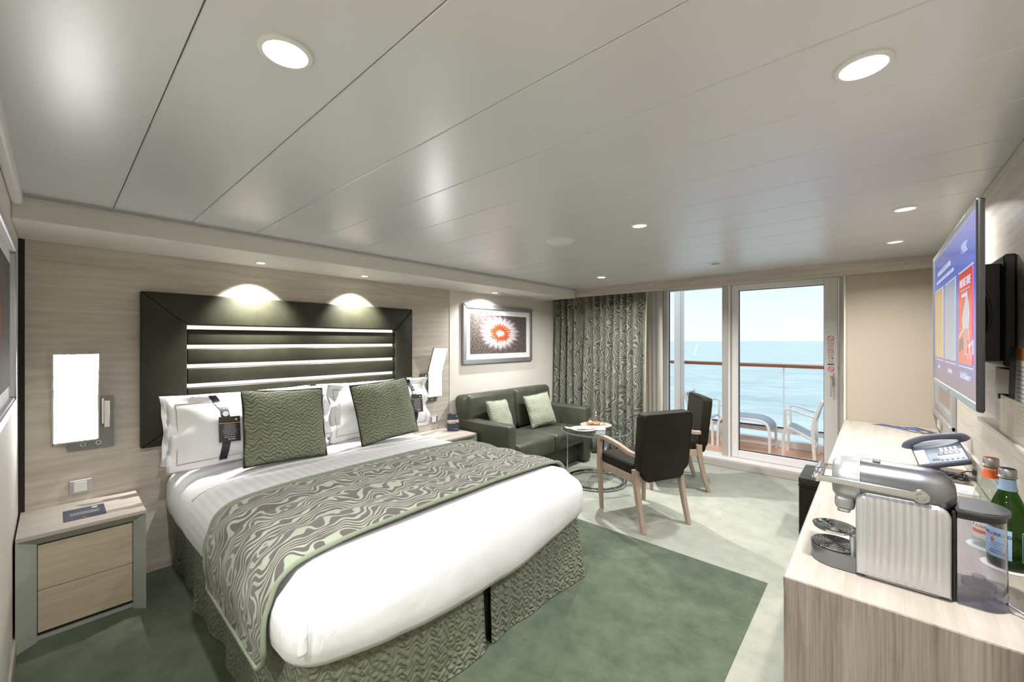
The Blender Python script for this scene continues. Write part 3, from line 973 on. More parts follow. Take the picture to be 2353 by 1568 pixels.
DX0, DX1, DY0, DY1 = -3.262, -1.268, 0.455, 2.115
DPROF = [(0.045, 0.352), (0.018, 0.345), (0.006, 0.370), (0.0, 0.42), (0.0, 0.47), (0.004, 0.52), (0.018, 0.560), (0.042, 0.590), (0.08, 0.612), (0.13, 0.624), (0.2, 0.633), (0.3, 0.640), (0.42, 0.644), (0.55, 0.646), (0.68, 0.647)]
def duvet_z(inset):
    for (a, za), (b_, zb) in zip(DPROF[4:], DPROF[5:]):
        if a <= inset <= b_:
            return za + (zb - za) * (inset - a) / max(b_ - a, 1e-6)
    return DPROF[-1][1]

def crown(x):
    return 0.030 * max(0.0, min(1.0, (x + 2.65) / 0.6))

def duvet_mesh(x0, x1, y0, y1, prof, head_open=True):
    bm = B()
    L = bm.loops.layers.uv.verify()
    rings = []
    ny, nx, nc = 40, 50, 8
    for (ins, z) in prof:
        r = max(0.03, 0.10 - ins * 0.3)
        a0, a1, b0, b1 = x0 + min(ins, 0.02) * 0, x1 - ins, y0 + ins, y1 - ins
        pts = []
        # from head near side, along near side, foot, far side to head
        for k in range(nx + 1):
            pts.append((a0 + (a1 - r - a0) * k / nx, b0))
        for k in range(1, nc):
            t = -pi / 2 + pi / 2 * k / nc
            pts.append((a1 - r + r * cos(t), b0 + r + r * sin(t)))
        for k in range(ny + 1):
            pts.append((a1, b0 + r + (b1 - b0 - 2 * r) * k / ny))
        for k in range(1, nc):
            t = pi / 2 * k / nc
            pts.append((a1 - r + r * cos(t), b1 - r + r * sin(t)))
        for k in range(nx + 1):
            pts.append((a1 - r - (a1 - r - a0) * k / nx, b1))
        ring = []
        for i, (px, py) in enumerate(pts):
            zz = z
            n1 = noise.noise(Vector((px * 3.0, py * 3.0, 0)))
            if z < 0.6:
                w = (0.6 - z) / 0.25
                if px > x1 - 0.12:
                    zz += w * (0.070 - 0.105 * max(0.0, sin(pi * min(1, max(0, (py - y0) / (y1 - y0))))) ** 0.8)
                else:
                    zz += w * 0.070 * max(0.0, min(1.0, (px - x1 + 0.6) / 0.48))
                d = 0.010 * n1 * w + 0.005 * noise.noise(Vector((px * 9, py * 9, z * 3))) * w
                if px > x1 - 0.2 and py > y0 + 0.1:
                    px += d + 0.012 * w * sin((py - y0) / (y1 - y0) * pi)
                else:
                    py += d if py > 1 else -d
            else:
                zz += 0.004 * n1 + crown(px) * min(1.0, ins / 0.10 if z < 0.62 else 1.0)
            ring.append(bm.verts.new((px, py, zz)))
        rings.append((ring, ins))
    for (A, ia), (C, ib) in zip(rings, rings[1:]):
        for k in range(len(A) - 1):
            f = bm.faces.new((A[k], A[k + 1], C[k + 1], C[k]))
            for lp in f.loops:
                c = lp.vert.co
                dz = 0.64 - c.z
                lp[L].uv = (c.x + (dz if c.x > x1 - 0.1 else 0), c.y + (dz if c.y > y1 - 0.1 else (-dz if c.y < y0 + 0.1 else 0)))
    C = rings[-1][0]
    n = len(C)
    for k in range(n // 2):
        a, b_, c, d = C[k], C[k + 1], C[n - 2 - k], C[n - 1 - k]
        vs = []
        for v in (a, b_, c, d):
            if v not in vs:
                vs.append(v)
        if len(vs) > 2:
            try:
                f = bm.faces.new(vs)
                for lp in f.loops:
                    lp[L].uv = (lp.vert.co.x, lp.vert.co.y)
            except ValueError:
                pass
    return bm
obj('duvet', duvet_mesh(DX0, DX1, DY0, DY1, DPROF), M['white_str'], bed, smooth=180)
# fold of cloth at the near foot corner
bm = B()
pth = smooth_path([(-1.310, 0.515, 0.606), (-1.278, 0.497, 0.588), (-1.268, 0.492, 0.53), (-1.268, 0.488, 0.51), (-1.272, 0.490, 0.465)], 6)
n = len(pth)
sweep(bm, pth, [0.010 + 0.020 * (k / n) ** 0.6 for k in range(n)], [0.010 + 0.006 * k / n for k in range(n)], (1, 0, 0.3), 8)
obj('corner_fold', bm, M['white'], bed, smooth=180)
# turned hem line of the top sheet across the bed
bm = B()
hx = -2.66
pts = []
for k in range(61):
    yy = DY0 + 0.02 + (DY1 - DY0 - 0.04) * k / 60
    ins = min(yy - DY0, DY1 - yy)
    pts.append((hx + 0.02 * sin(k * 0.3), yy, duvet_z(ins) + 0.004))
sweep(bm, pts, 0.03, 0.004)
obj('sheet_hem', bm, M['white'], bed, smooth=180)

text('MSC', 0.030, (-2.72, 1.353, 0.6535), (0, 1, 0), (-1, 0, 0), M['brown_line'], bed, 'lettering')

# quilted skirt: near side, two foot panels with a pleat between, far side
def skirt(p0, p1, out, n, zt, flare, amp, seed, flare_end=(0, 0)):
    p0, p1, out = Vector((*p0, 0)), Vector((*p1, 0)), Vector((*out, 0))
    Lg = (p1 - p0).length
    def fn(u, v):
        w = 1 - v
        s = sin(u * Lg * 22 + seed) * 0.6 + sin(u * Lg * 9 + seed * 2) * 0.7
        e0, e1 = flare_end
        edge = e0 * max(0, 1 - u * 5) + e1 * max(0, (u - 0.72) / 0.28)
        p = p0.lerp(p1, u) + out * (w * (flare + amp * s + edge))
        round_in = 0.012 * (max(0, 1 - u * 25) ** 2 + max(0, 1 - (1 - u) * 25) ** 2)
        p = p - out * round_in + (p1 - p0).normalized() * (w * edge * (1 if u > 0.5 else -1) * 0.6)
        p.z = 0.008 + zt * v
        return p
    bm = B()
    grid(bm, fn, n, 10, lambda u, v: (u * Lg, v * zt))
    solid(bm, 0.008)
    return bm
obj('skirt', skirt((-3.24, 0.515), (-1.318, 0.515), (0, -1), 90, 0.40, 0.02, 0.016, 1.0), M['skirt'], bed, smooth=70)
obj('skirt', skirt((-1.325, 0.515), (-1.325, 1.285), (1, 0), 50, 0.38, 0.01, 0.006, 0.4, (0.0, 0.01)), M['skirt'], bed, smooth=70)
obj('skirt', skirt((-1.325, 1.345), (-1.325, 2.075), (1, 0), 50, 0.40, 0.012, 0.010, 2.0, (0.01, 0.05)), M['skirt'], bed, smooth=70)
obj('skirt', skirt((-1.36, 2.09), (-3.2, 2.09), (0, 1), 70, 0.40, 0.02, 0.014, 0.0), M['skirt'], bed, smooth=70)
obj('skirt_pleat', bx(-1.36, -1.352, 1.25, 1.38, 0.01, 0.40), M['leather_brown'], bed)

# bed runner: follows the duvet, hangs down both sides
def runner_line(x_off=0.0, lift=0.014):
    prof = [(0.0, 0.33)] + [(a, z) for a, z in DPROF[2:12]]
    near = [(DY0 + a - (0.020 if z < 0.6 else 0.010), z + (lift if z > 0.58 else 0.004)) for a, z in prof]
    far = [(DY1 - a + (0.014 if z < 0.6 else 0.006), z + (lift if z > 0.58 else 0.004)) for a, z in prof]
    up_ = lambda L_: [(a, z + (0.030 * min(1.0, max(0.0, (z - 0.58) / 0.04)))) for a, z in L_]
    line = up_(near) + [(1.0, 0.677 + lift), (1.28, 0.679 + lift), (1.5, 0.677 + lift)] + up_(far)[::-1]
    return smooth_path([(0, a, z) for a, z in line], 4)
RL = runner_line()
cum = [0]
for a, b_ in zip(RL, RL[1:]):
    cum.append(cum[-1] + (b_ - a).length)
ru = thing('bed_runner', (-1.85, 1.28, 0.64), 'patterned sage and taupe runner laid across the foot of the white bed', 'bed runner')
def run_pt(u, v, extra=0.0):
    i = round(v * (len(RL) - 1))
    p = RL[i]
    j0, j1 = RL[max(i - 1, 0)], RL[min(i + 1, len(RL) - 1)]
    t = (j1 - j0).normalized()
    nrm = Vector((0, -t.z, t.y))
    puff = 0.015 * abs(sin(u * pi * 3)) ** 0.7 + extra + 0.003 * noise.noise(Vector((u * 3, cum[i] * 4, 0)))
    xb = -2.16 - 0.06 * v
    xf = -1.425 - 0.02 * v
    rc = max(0.0, 1 - cum[i] / 0.10)
    xf -= 0.07 * rc * rc
    xb += 0.03 * rc * rc
    # the hanging near end narrows a little at its rounded corners
    w = (xf - xb)
    puff *= min(1.0, cum[i] / 0.25, (cum[-1] - cum[i]) / 0.25 + 0.1)
    return Vector((xb + w * u, p.y, p.z)) + nrm * puff
bm = B()
grid(bm, lambda u, v: run_pt(u, v), 36, len(RL) - 1, lambda u, v: (u * 0.68, cum[round(v * (len(RL) - 1))]))
bm.normal_update()
solid(bm, 0.006)
obj('quilted_cloth', bm, M['runner'], ru, smooth=70)
for uu, nm in ((0.0, 'trim_edge'), (1.0, 'trim_edge')):
    bm = B()
    sweep(bm, [run_pt(uu, k / (len(RL) - 1), 0.004) for k in range(len(RL))], 0.018, 0.014, (1, 0.01, 0), 8)
    obj(nm, bm, M['trim_green'], ru, smooth=180)
bm = B()
sweep(bm, [run_pt(k / 24, 0, 0.002) for k in range(25)], 0.012, 0.018, (0, 0, 1), 8)
obj('trim_edge', bm, M['trim_green'], ru, smooth=180)

# ------------------------------------------------------------------ pillows and cushions
def pill_pt(w, h, T, u, v, side, pinch=0.05, flange=0.0, seed=0.0, wr=0.0, p=2.6):
    # u, v in [-1, 1]
    pe = 0.85 if flange else 0.6
    iu = max(-1, min(1, u / (1 - flange / (w / 2)))) if flange else u
    iv = max(-1, min(1, v / (1 - flange / (h / 2)))) if flange else v
    t = T * (max(0, 1 - abs(iu) ** p) ** pe) * (max(0, 1 - abs(iv) ** p) ** pe)
    x = w / 2 * u * (1 - pinch * (1 - v * v))
    z = h / 2 * v * (1 - pinch * 1.2 * (1 - u * u))
    nz = noise.noise(Vector((u * 2.2 + seed, v * 2.2, side * 3 + seed))) * wr
    nz += noise.noise(Vector((u * 6 + seed, v * 3 + u * 4, side + seed))) * wr * 0.35
    edge = 0.004 * sin(u * 9 + seed) * abs(v) ** 6 + 0.006 * sin(v * 8 + seed) * abs(u) ** 6
    rim = 0.0 if max(abs(u), abs(v)) > 0.999 else 0.002
    return Vector((x, side * (t + rim) + nz * min(1, t / (0.4 * T)) + edge * (4 if flange else 1), z))

def pillow_mesh(w, h, T, n=28, **k):
    bm = B()
    for side in (1, -1):
        grid(bm, lambda a, b_: pill_pt(w, h, T, 2 * a - 1, 2 * b_ - 1, side, **k), n, n, lambda a, b_: (a * w, b_ * h))
    bmesh.ops.remove_doubles(bm, verts=bm.verts, dist=0.00002)
    return bm

def rect_line(w, h, T, f, n=20, **k):
    pts = []
    for a, b_ in ((-1, -1), (1, -1), (1, 1), (-1, 1)):
        pass
    cs = [(-f, -f), (f, -f), (f, f), (-f, f)]
    for (a0, b0), (a1, b1) in zip(cs, cs[1:] + cs[:1]):
        for i in range(n):
            t = i / n
            u, v = a0 + (a1 - a0) * t, b0 + (b1 - b0) * t
            pts.append(pill_pt(w, h, T, u, v, 1, **k) + Vector((0, 0.002, 0)))
    return pts

def pillow(name, loc, tilt, yaw, w, h, T, mat, label, cat, group, flange=0.0, seed=0.0, wr=0.012, line=True, roll=0.0):
    t = thing(name, loc, label, cat, group, (radians(tilt), radians(roll), radians(yaw)))
    k = dict(flange=flange, seed=seed, wr=wr, pinch=0.04 if flange else 0.035)
    obj('cover', pillow_mesh(w, h, T, 32, **k), mat, t, world=False, smooth=180)
    if line:
        bm = B()
        if flange:
            fu = 1 - flange / (w / 2)
            fv = 1 - flange / (h / 2)
            pts = []
            cs = [(-fu, -fv), (fu, -fv), (fu, fv), (-fu, fv)]
            for (a0, b0), (a1, b1) in zip(cs, cs[1:] + cs[:1]):
                for i in range(24):
                    q = i / 24
                    pts.append(pill_pt(w, h, T, a0 + (a1 - a0) * q, b0 + (b1 - b0) * q, 1, **k) + Vector((0, 0.0035, 0)))
            sweep(bm, pts, 0.0045, 0.0045, (0, 1, 0.01), 6, closed=True)
            obj('stitched_line', bm, M['brown_line'], t, world=False, smooth=180)
        else:
            pts = []
            cs = [(-1, -1), (1, -1), (1, 1), (-1, 1)]
            for (a0, b0), (a1, b1) in zip(cs, cs[1:] + cs[:1]):
                for i in range(16):
                    q = i / 16
                    p_ = pill_pt(w, h, T, a0 + (a1 - a0) * q, b0 + (b1 - b0) * q, 1, **k)
                    p_.y = 0.0
                    pts.append(p_)
            tube(bm, pts, 0.0055, 8, closed=True)
            obj('piping', bm, mat, t, world=False, smooth=180)
    t['_k'] = 1
    del t['_k']
    return t, k

pw, ph = 0.90, 0.435
pillow('bed_pillow', (-3.125, 0.835, 0.862), 2, -90, 0.86, 0.425, 0.060, M['white'], 'white pillow standing behind the strapped pillow at the near side of the bed', 'pillow', 'white bed pillows', 0.04, 1.3)
pillow('bed_pillow', (-3.125, 1.735, 0.862), 2, -90, 0.86, 0.425, 0.060, M['white'], 'white pillow standing behind the strapped pillow at the far side of the bed', 'pillow', 'white bed pillows', 0.04, 4.1)
p1, k1 = pillow('bed_pillow', (-2.968, 0.855, 0.866), 8, -90, pw, ph, 0.085, M['white'], 'white brown-lined pillow with a black strap, nearest the lit nightstand lamp', 'pillow', 'white bed pillows', 0.045, 2.2, 0.014)
p2, k2 = pillow('bed_pillow', (-2.968, 1.765, 0.866), 8, -90, pw, ph, 0.085, M['white'], 'white brown-lined pillow with a black strap, at the far side beside the tent card', 'pillow', 'white bed pillows', 0.045, 6.0, 0.014)
pillow('green_cushion', (-2.765, 0.968, 0.874), 17, -90, 0.475, 0.45, 0.085, M['cushion'], 'square green cushion with dark wavy lines, beside the large black tag', 'cushion', 'green bed cushions', 0, 0.5, 0.008, roll=-3)
pillow('green_cushion', (-2.765, 1.665, 0.882), 17, -90, 0.475, 0.44, 0.085, M['cushion'], 'square green cushion with dark wavy lines, leaning on the far pillow', 'cushion', 'green bed cushions', 0, 3.5, 0.008, roll=4)

def strap(parent_pillow, k, uc, label):
    w, h, T = pw, ph, 0.085
    R = WM[parent_pillow]
    P = lambda u, v, off: R @ (pill_pt(w, h, T, u, v, 1, **k) + Vector((0, off, 0)))
    base = P(uc, -0.9, 0.004)
    t = thing('pillow_strap', tuple(base), label, 'pillow tag', 'straps around the front pillows')
    bw = 0.021 / (w / 2)
    bm = B()
    def fn(a, b_):
        v = 0.98 - 1.86 * b_
        uu = uc - 0.10 * max(0, v - 0.55) / 0.43 * -1 + bw * (2 * a - 1)
        return P(uu, v, 0.004)
    grid(bm, fn, 4, 30)
    solid(bm, 0.0015)
    obj('band', bm, M['strap'], t, smooth=60)
    c = P(uc, 0.42, 0.008)
    up = (P(uc, 0.5, 0.008) - P(uc, 0.0, 0.008)).normalized()
    rt = -(R.to_3x3() @ Vector((1, 0, 0)))
    rt = -rt if rt.y < 0 else rt
    nrm = rt.cross(up).normalized()
    if nrm.x < 0: nrm = -nrm
    F = Matrix(((rt.x, up.x, nrm.x, c.x), (rt.y, up.y, nrm.y, c.y), (rt.z, up.z, nrm.z, c.z), (0, 0, 0, 1)))
    bm = B(); cyl(bm, (0, 0, 0.0), 0.0155, 0.003, 24); bm.transform(F)
    bt = obj('button', bm, M['paper'], t)
    bm = B(); cyl(bm, (-0.004, 0, 0.003), 0.0016, 0.0006, 8); cyl(bm, (0.004, 0, 0.003), 0.0016, 0.0006, 8); bm.transform(F)
    obj('button_hole', bm, M['print_grey'], bt)
    F2 = F @ Matrix.Translation((0, 0.033, 0.0015))
    bm = B(); prism(bm, [(-0.012, 0), (-0.006, 0.006), (0, 0), (-0.006, -0.006)], 0, 0.0008); bm.transform(F2)
    obj('logo', bm, M['print'], t)
    text('MSC', 0.012, F2 @ Vector((0.007, 0, 0)), rt, up, M['print'], t, 'lettering')
    # hanging card
    tilt = Matrix.Rotation(radians(-3), 4, 'Z')
    G = F @ Matrix.Translation((0.012, -0.094, 0.004)) @ Matrix.Rotation(radians(4), 4, 'X') @ tilt
    bm = B(); box(bm, -0.054, 0.054, -0.074, 0.074, 0, 0.0012); bm.transform(G)
    cd_ = obj('tag_card', bm, M['card_black'], t)
    bm = B(); box(bm, -0.054, 0.054, 0.034, 0.037, 0.0012, 0.002); bm.transform(G)
    obj('gold_line', bm, M['gold'], cd_)
    bm = B(); prism(bm, [(0.026, 0.055), (0.028, 0.061), (0.033, 0.062), (0.038, 0.061), (0.040, 0.055), (0.036, 0.049), (0.030, 0.049)], 0.0012, 0.002); bm.transform(G)
    obj('crest', bm, M['gold'], cd_)
    bm = B()
    rnd = random.Random(3)
    zz = 0.028
    while zz > -0.04:
        L_ = 0.022 + 0.016 * rnd.random()
        xx = -L_
        while xx < L_:
            l2 = 0.003 + 0.006 * rnd.random()
            box(bm, xx, min(xx + l2, L_), zz, zz + 0.0016, 0.0012, 0.0018)
            xx += l2 + 0.0014
        zz -= 0.0042
    bm.transform(G)
    obj('small_print', bm, M['print_grey'], cd_)
    r3 = G.to_3x3() @ Vector((1, 0, 0)); u3 = G.to_3x3() @ Vector((0, 1, 0))
    text('Sweet dreams', 0.0095, G @ Vector((0.0, -0.047, 0.0018)), r3, u3, M['print'], t, 'lettering')
    text('dorelan', 0.0130, G @ Vector((0.010, -0.059, 0.0018)), r3, u3, M['print'], t, 'lettering')
    return t
strap(p1, k1, 0.40, 'black strap with button and square tag on the pillow nearest the lit bedside panel')
strap(p2, k2, -0.62, 'black strap with button and tag on the far pillow, half behind a green cushion')

# ------------------------------------------------------------------ nightstands
def nightstand(y0, y1, label):
    x0, x1, zt = XL + 0.004, -2.838, 0.52
    t = thing('nightstand', ((x0 + x1) / 2, (y0 + y1) / 2, 0), label, 'nightstand', 'nightstands beside the bed')
    th = 0.018
    dep = 0.075           # splayed frame: inner edge set back
    obj('top', bx(x0, x1, y0, y1, zt - th, zt, 0.001, 1), M['wood_top'], t)
    # bevelled frame faces, sloping inwards
    ia, ib, iz0, iz1 = y0 + 0.062, y1 - 0.045, 0.0, zt - 0.062
    xf, xi = x1 - 0.001, x1 - 0.055
    bm = B()
    v = [bm.verts.new(p) for p in ((xf, y0, zt - th), (xf, y1, zt - th), (xi, ib, iz1), (xi, ia, iz1), (x0, y0, zt - th), (x0, y1, zt - th), (x0, ib, iz1), (x0, ia, iz1))]
    for q in ((0, 1, 2, 3), (4, 5, 6, 7), (0, 1, 5, 4), (1, 2, 6, 5), (2, 3, 7, 6), (3, 0, 4, 7)):
        bm.faces.new([v[i] for i in q])
    obj('top_frame', bm, M['ns_grey'], t)
    for (ya, yb) in ((y0, ia), (y1, ib)):
        bm = B()
        q = [(xf, ya), (xi, yb), (x0, yb), (x0, ya)]
        lo = [bm.verts.new((a, b_, 0.004)) for a, b_ in q]
        hi = [bm.verts.new((a, b_, zt - th)) if abs(b_ - ya) < 1e-6 else bm.verts.new((a, b_, iz1)) for a, b_ in q]
        bm.faces.new(lo); bm.faces.new(hi)
        for i in range(4):
            bm.faces.new((lo[i], lo[(i + 1) % 4], hi[(i + 1) % 4], hi[i]))
        obj('side_frame', bm, M['ns_grey'], t)
    obj('carcass', bx(x0, xi - 0.012, ia, ib, 0.03, iz1, 0.001, 1), M['gap'], t)
    zm = 0.03 + (iz1 - 0.03) * 0.49
    obj('drawer', bx(xi - 0.03, xi - 0.002, ia + 0.002, ib - 0.002, 0.045, zm - 0.0015, 0.0015, 1), M['drawer'], t)
    obj('drawer', bx(xi - 0.03, xi - 0.002, ia + 0.002, ib - 0.002, zm + 0.0015, iz1 - 0.008, 0.0015, 1), M['drawer'], t)
    obj('plinth', bx(x0, xi - 0.02, ia, ib, 0.003, 0.03), M['ns_grey'], t)
    return t
nightstand(-0.117, 0.317, 'pale oak two-drawer nightstand with a grey splayed frame, in front of the picture wall')
nightstand(2.255, 2.683, 'pale oak nightstand half hidden between the bed and the sofa')
t = thing('info_card', (-3.025, 0.10, 0.5205), 'grey-blue printed card lying on the nightstand', 'card')
bm = B(); box(bm, -3.118, -2.930, 0.027, 0.176, 0.5205, 0.5215)
obj('sheet', bm, M['card'], t)
bm = B()
rnd = random.Random(5)
for xx in (-3.045, -3.030, -3.018, -3.006):
    a = 0.05
    e_ = 0.150 + 0.01 * rnd.random()
    while a < e_:
        l = 0.004 + 0.008 * rnd.random()
        box(bm, xx, xx + 0.005, a, min(a + l, e_), 0.5215, 0.5220)
        a += l + 0.0015
obj('small_print', bm, M['print_grey'], t)
bm = B(); lathe(bm, [(0, 0), (0.012, 0), (0.012, 0.0006), (0, 0.0006)], (-3.088, 0.140, 0.5215), 18)
obj('emblem', bm, flat('mint_print', (0.45, 0.6, 0.52), 0.6), t)
bm = B(); prism(bm, [(-2.956, 0.098), (-2.952, 0.108), (-2.948, 0.098), (-2.952, 0.090)], 0.5215, 0.522)
obj('crest', bm, M['gold'], t)

t = thing('tent_card', (-3.07, 2.60, 0.5205), 'navy folded card with a food photo standing on the nightstand', 'card')
cz, chh = 0.521, 0.165
ca, cb = Vector((-3.10, 2.535, 0)), Vector((-3.035, 2.625, 0))
def leaf(p, q, name):
    d = (q - p).normalized()
    nn = Vector((d.y, -d.x, 0)) * 0.0008
    bm = B()
    prism(bm, [((p + nn).x, (p + nn).y), ((q + nn).x, (q + nn).y), ((q - nn).x, (q - nn).y), ((p - nn).x, (p - nn).y)], cz, cz + chh)
    return obj(name, bm, M['card'], t)
fr_ = leaf(ca, cb, 'front_leaf')
leaf(ca, ca + Vector((-0.045, 0.085, 0)), 'back_leaf')
dd = (cb - ca).normalized()
nn = Vector((dd.y, -dd.x, 0))
def onleaf(s0, s1, z0, z1, off, name, mat):
    bm = B()
    a, b_ = ca + dd * s0 + nn * 0.0009, ca + dd * s1 + nn * 0.0009
    o_ = nn * off
    prism(bm, [(a.x, a.y), (b_.x, b_.y), ((b_ + o_).x, (b_ + o_).y), ((a + o_).x, (a + o_).y)], z0, z1)
    obj(name, bm, mat, fr_)
onleaf(0, 0.111, cz + 0.085, cz + 0.110, 0.0004, 'food_photo', M['photo_food'])
onleaf(0.008, 0.080, cz + 0.076, cz + 0.080, 0.0004, 'small_print', M['print'])
onleaf(0.066, 0.104, cz + 0.018, cz + 0.022, 0.0004, 'small_print', M['print_grey'])
onleaf(0.086, 0.096, cz + 0.138, cz + 0.152, 0.0004, 'crest', M['gold'])
onleaf(0.098, 0.104, cz + 0.114, cz + 0.119, 0.0004, 'logo', M['print'])

# ------------------------------------------------------------------ bedside wall lamps
def wall_lamp(yc, m, label):
    # m = +1: metal plate towards larger y; mirrored with -1
    t = thing('wall_lamp', (XL, yc, 0.80), label, 'wall lamp', 'bedside wall lamps')
    Yf = lambda a: yc + m * a
    def bxy(x0, x1, a, b_, z0, z1, bev=0.0):
        return bx(x0, x1, min(Yf(a), Yf(b_)), max(Yf(a), Yf(b_)), z0, z1, bev)
    bm = B()
    prism(bm, [(Yf(-0.03), 0.803), (Yf(0.150), 0.803), (Yf(0.150), 1.085), (Yf(0.06), 1.085), (Yf(0.06), 0.855), (Yf(-0.03), 0.855)], XL, XL + 0.022, 'x')
    pl = obj('back_plate', bm, M['lamp_plate'], t)
    for a in (0.028, 0.088):
        bm = B()
        lathe(bm, [(0.0085, 0), (0.0085, 0.005), (0.0115, 0.005), (0.0115, 0)], (XL + 0.021, Yf(a), 0.832), 24, 'x')
        obj('button_ring', bm, M['switch'], pl)
    # bent acrylic panel: flat lower half, upper half leaning into the room
    xa, xb = XL + 0.045, XL + 0.135
    y0, y1 = -0.085, 0.090
    zb, zk, zt = 0.858, 1.095, 1.325
    bm = B()
    prof = [(xa, zb), (xa, zk), (xb, zt), (xb - 0.012, zt + 0.004), (xa - 0.014, zk + 0.004), (xa - 0.014, zb)]
    lo = [bm.verts.new((p[0], Yf(y0 + 0.006), p[1])) for p in prof]
    hi = [bm.verts.new((p[0], Yf(y1 - 0.006), p[1])) for p in prof]
    bm.faces.new((lo[0], lo[1], lo[4], lo[5])); bm.faces.new((lo[1], lo[2], lo[3], lo[4]))
    bm.faces.new((hi[0], hi[1], hi[4], hi[5])); bm.faces.new((hi[1], hi[2], hi[3], hi[4]))
    for i in range(6):
        bm.faces.new((lo[i], lo[(i + 1) % 6], hi[(i + 1) % 6], hi[i]))
    obj('light_panel', bm, M['lamp'], t)
    bm = B()
    pb_ = [(xa - 0.016, zb), (xa - 0.016, zk + 0.004), (xb - 0.014, zt + 0.005), (xb - 0.0155, zt + 0.006), (xa - 0.0175, zk + 0.005), (xa - 0.0175, zb)]
    lo = [bm.verts.new((p[0], Yf(y0 + 0.002), p[1])) for p in pb_]
    hi = [bm.verts.new((p[0], Yf(y1 - 0.002), p[1])) for p in pb_]
    for i in range(6):
        bm.faces.new((lo[i], lo[(i + 1) % 6], hi[(i + 1) % 6], hi[i]))
    obj('panel_back', bm, M['ring'], t)
    bm = B()
    pf = [(xa + 0.002, zb - 0.006), (xa + 0.002, zk), (xb + 0.002, zt + 0.006), (xb - 0.014, zt + 0.008), (xa - 0.017, zk + 0.006), (xa - 0.017, zb - 0.006)]
    for (ya, yb) in ((y0, y0 + 0.006), (y1 - 0.006, y1)):
        lo = [bm.verts.new((p[0], Yf(ya), p[1])) for p in pf]
        hi = [bm.verts.new((p[0], Yf(yb), p[1])) for p in pf]
        for L_ in (lo, hi):
            bm.faces.new((L_[0], L_[1], L_[4], L_[5])); bm.faces.new((L_[1], L_[2], L_[3], L_[4]))
        for i in range(6):
            bm.faces.new((lo[i], lo[(i + 1) % 6], hi[(i + 1) % 6], hi[i]))
    box(bm, xa - 0.017, xa + 0.002, min(Yf(y0), Yf(y1)), max(Yf(y0), Yf(y1)), zb - 0.007, zb)
    box(bm, xb - 0.014, xb + 0.002, min(Yf(y0), Yf(y1)), max(Yf(y0), Yf(y1)), zt + 0.004, zt + 0.010)
    obj('panel_frame', bm, M['ns_grey'], t)
    # folding reading light
    obj('reading_arm', bxy(XL + 0.022, XL + 0.035, 0.098, 0.110, 0.935, 1.080, 0.002), M['chrome'], t)
    obj('reading_light', bxy(XL + 0.035, XL + 0.052, 0.108, 0.132, 0.915, 1.068, 0.004), M['chrome'], t)
    return t
wall_lamp(0.075, 1, 'lit bedside panel lamp with a chrome reading light above the two-drawer nightstand')
wall_lamp(2.49, -1, 'lit bedside panel lamp on the far side of the bed, by the framed picture')
def wall_switch(y, z, label, s=0.038):
    t = thing('light_switch', (XL, y, z), label, 'switch', 'bedside switches')
    obj('plate', bx(XL, XL + 0.010, y - s * 1.15, y + s * 1.15, z - s, z + s, 0.004), M['silver'], t)
    obj('rocker', bx(XL + 0.008, XL + 0.014, y - s * 0.7, y + s * 0.6, z - s * 0.7, z + s * 0.75, 0.002), M['switch'], t)
wall_switch(0.095, 0.600, 'white square switch on the wood wall just above the nightstand with the drawers')
wall_switch(2.50, 0.622, 'white square switch on the wood wall beside the standing tent card')

# ------------------------------------------------------------------ pictures
def picture(name, label, o, ux, nrm, w, h, fw, mat_w, art, depth=0.028):
    # o = lower corner on the wall, ux = unit along the wall, nrm = into the room
    o, ux, nrm = Vector(o), Vector(ux), Vector(nrm)
    up = Vector((0, 0, 1))
    t = thing(name, tuple(o + ux * w / 2), label, 'picture', 'framed pictures')
    F = Matrix(((ux.x, 0, nrm.x, o.x), (ux.y, 0, nrm.y, o.y), (0, 1, 0, o.z), (0, 0, 0, 1)))
    def bar(p):
        bm = B()
        prism(bm, p, 0.0, depth)
        bmesh.ops.recalc_face_normals(bm, faces=bm.faces)
        bmesh.ops.bevel(bm, geom=bm.edges[:], offset=0.005, segments=2, affect='EDGES')
        bm.transform(F)
        obj('frame_bar', bm, M['silver'], t, smooth=40)
    bar([(0, 0), (w, 0), (w - fw, fw), (fw, fw)])
    bar([(0, h), (w, h), (w - fw, h - fw), (fw, h - fw)])
    bar([(0, 0), (0, h), (fw, h - fw), (fw, fw)])
    bar([(w, 0), (w, h), (w - fw, h - fw), (w - fw, fw)])
    bm = B(); box(bm, fw * 0.7, w - fw * 0.7, fw * 0.7, h - fw * 0.7, 0.004, 0.012); bm.transform(F)
    obj('mat_board', bm, M['paper'], t)
    bm = B()
    a = fw + mat_w
    panel_uv(bm, (a, a, 0.0145), (w - 2 * a, 0, 0), (0, h - 2 * a, 0))
    bm.transform(F)
    obj('photo_print', bm, art, t)
picture('framed_picture', 'silver-framed photo of an orange and white sea anemone above the sofa', (XL + 0.004, 2.865, 1.150), (0, 1, 0), (1, 0, 0), 1.16, 0.655, 0.05, 0.06, M['anemone'])
picture('framed_picture', 'silver-framed dark reef photo on the narrow wall next to the nightstand', (-2.47, YF, 1.150), (1, 0, 0), (0, 1, 0), 1.05, 0.62, 0.035, 0.05, M['reef'])

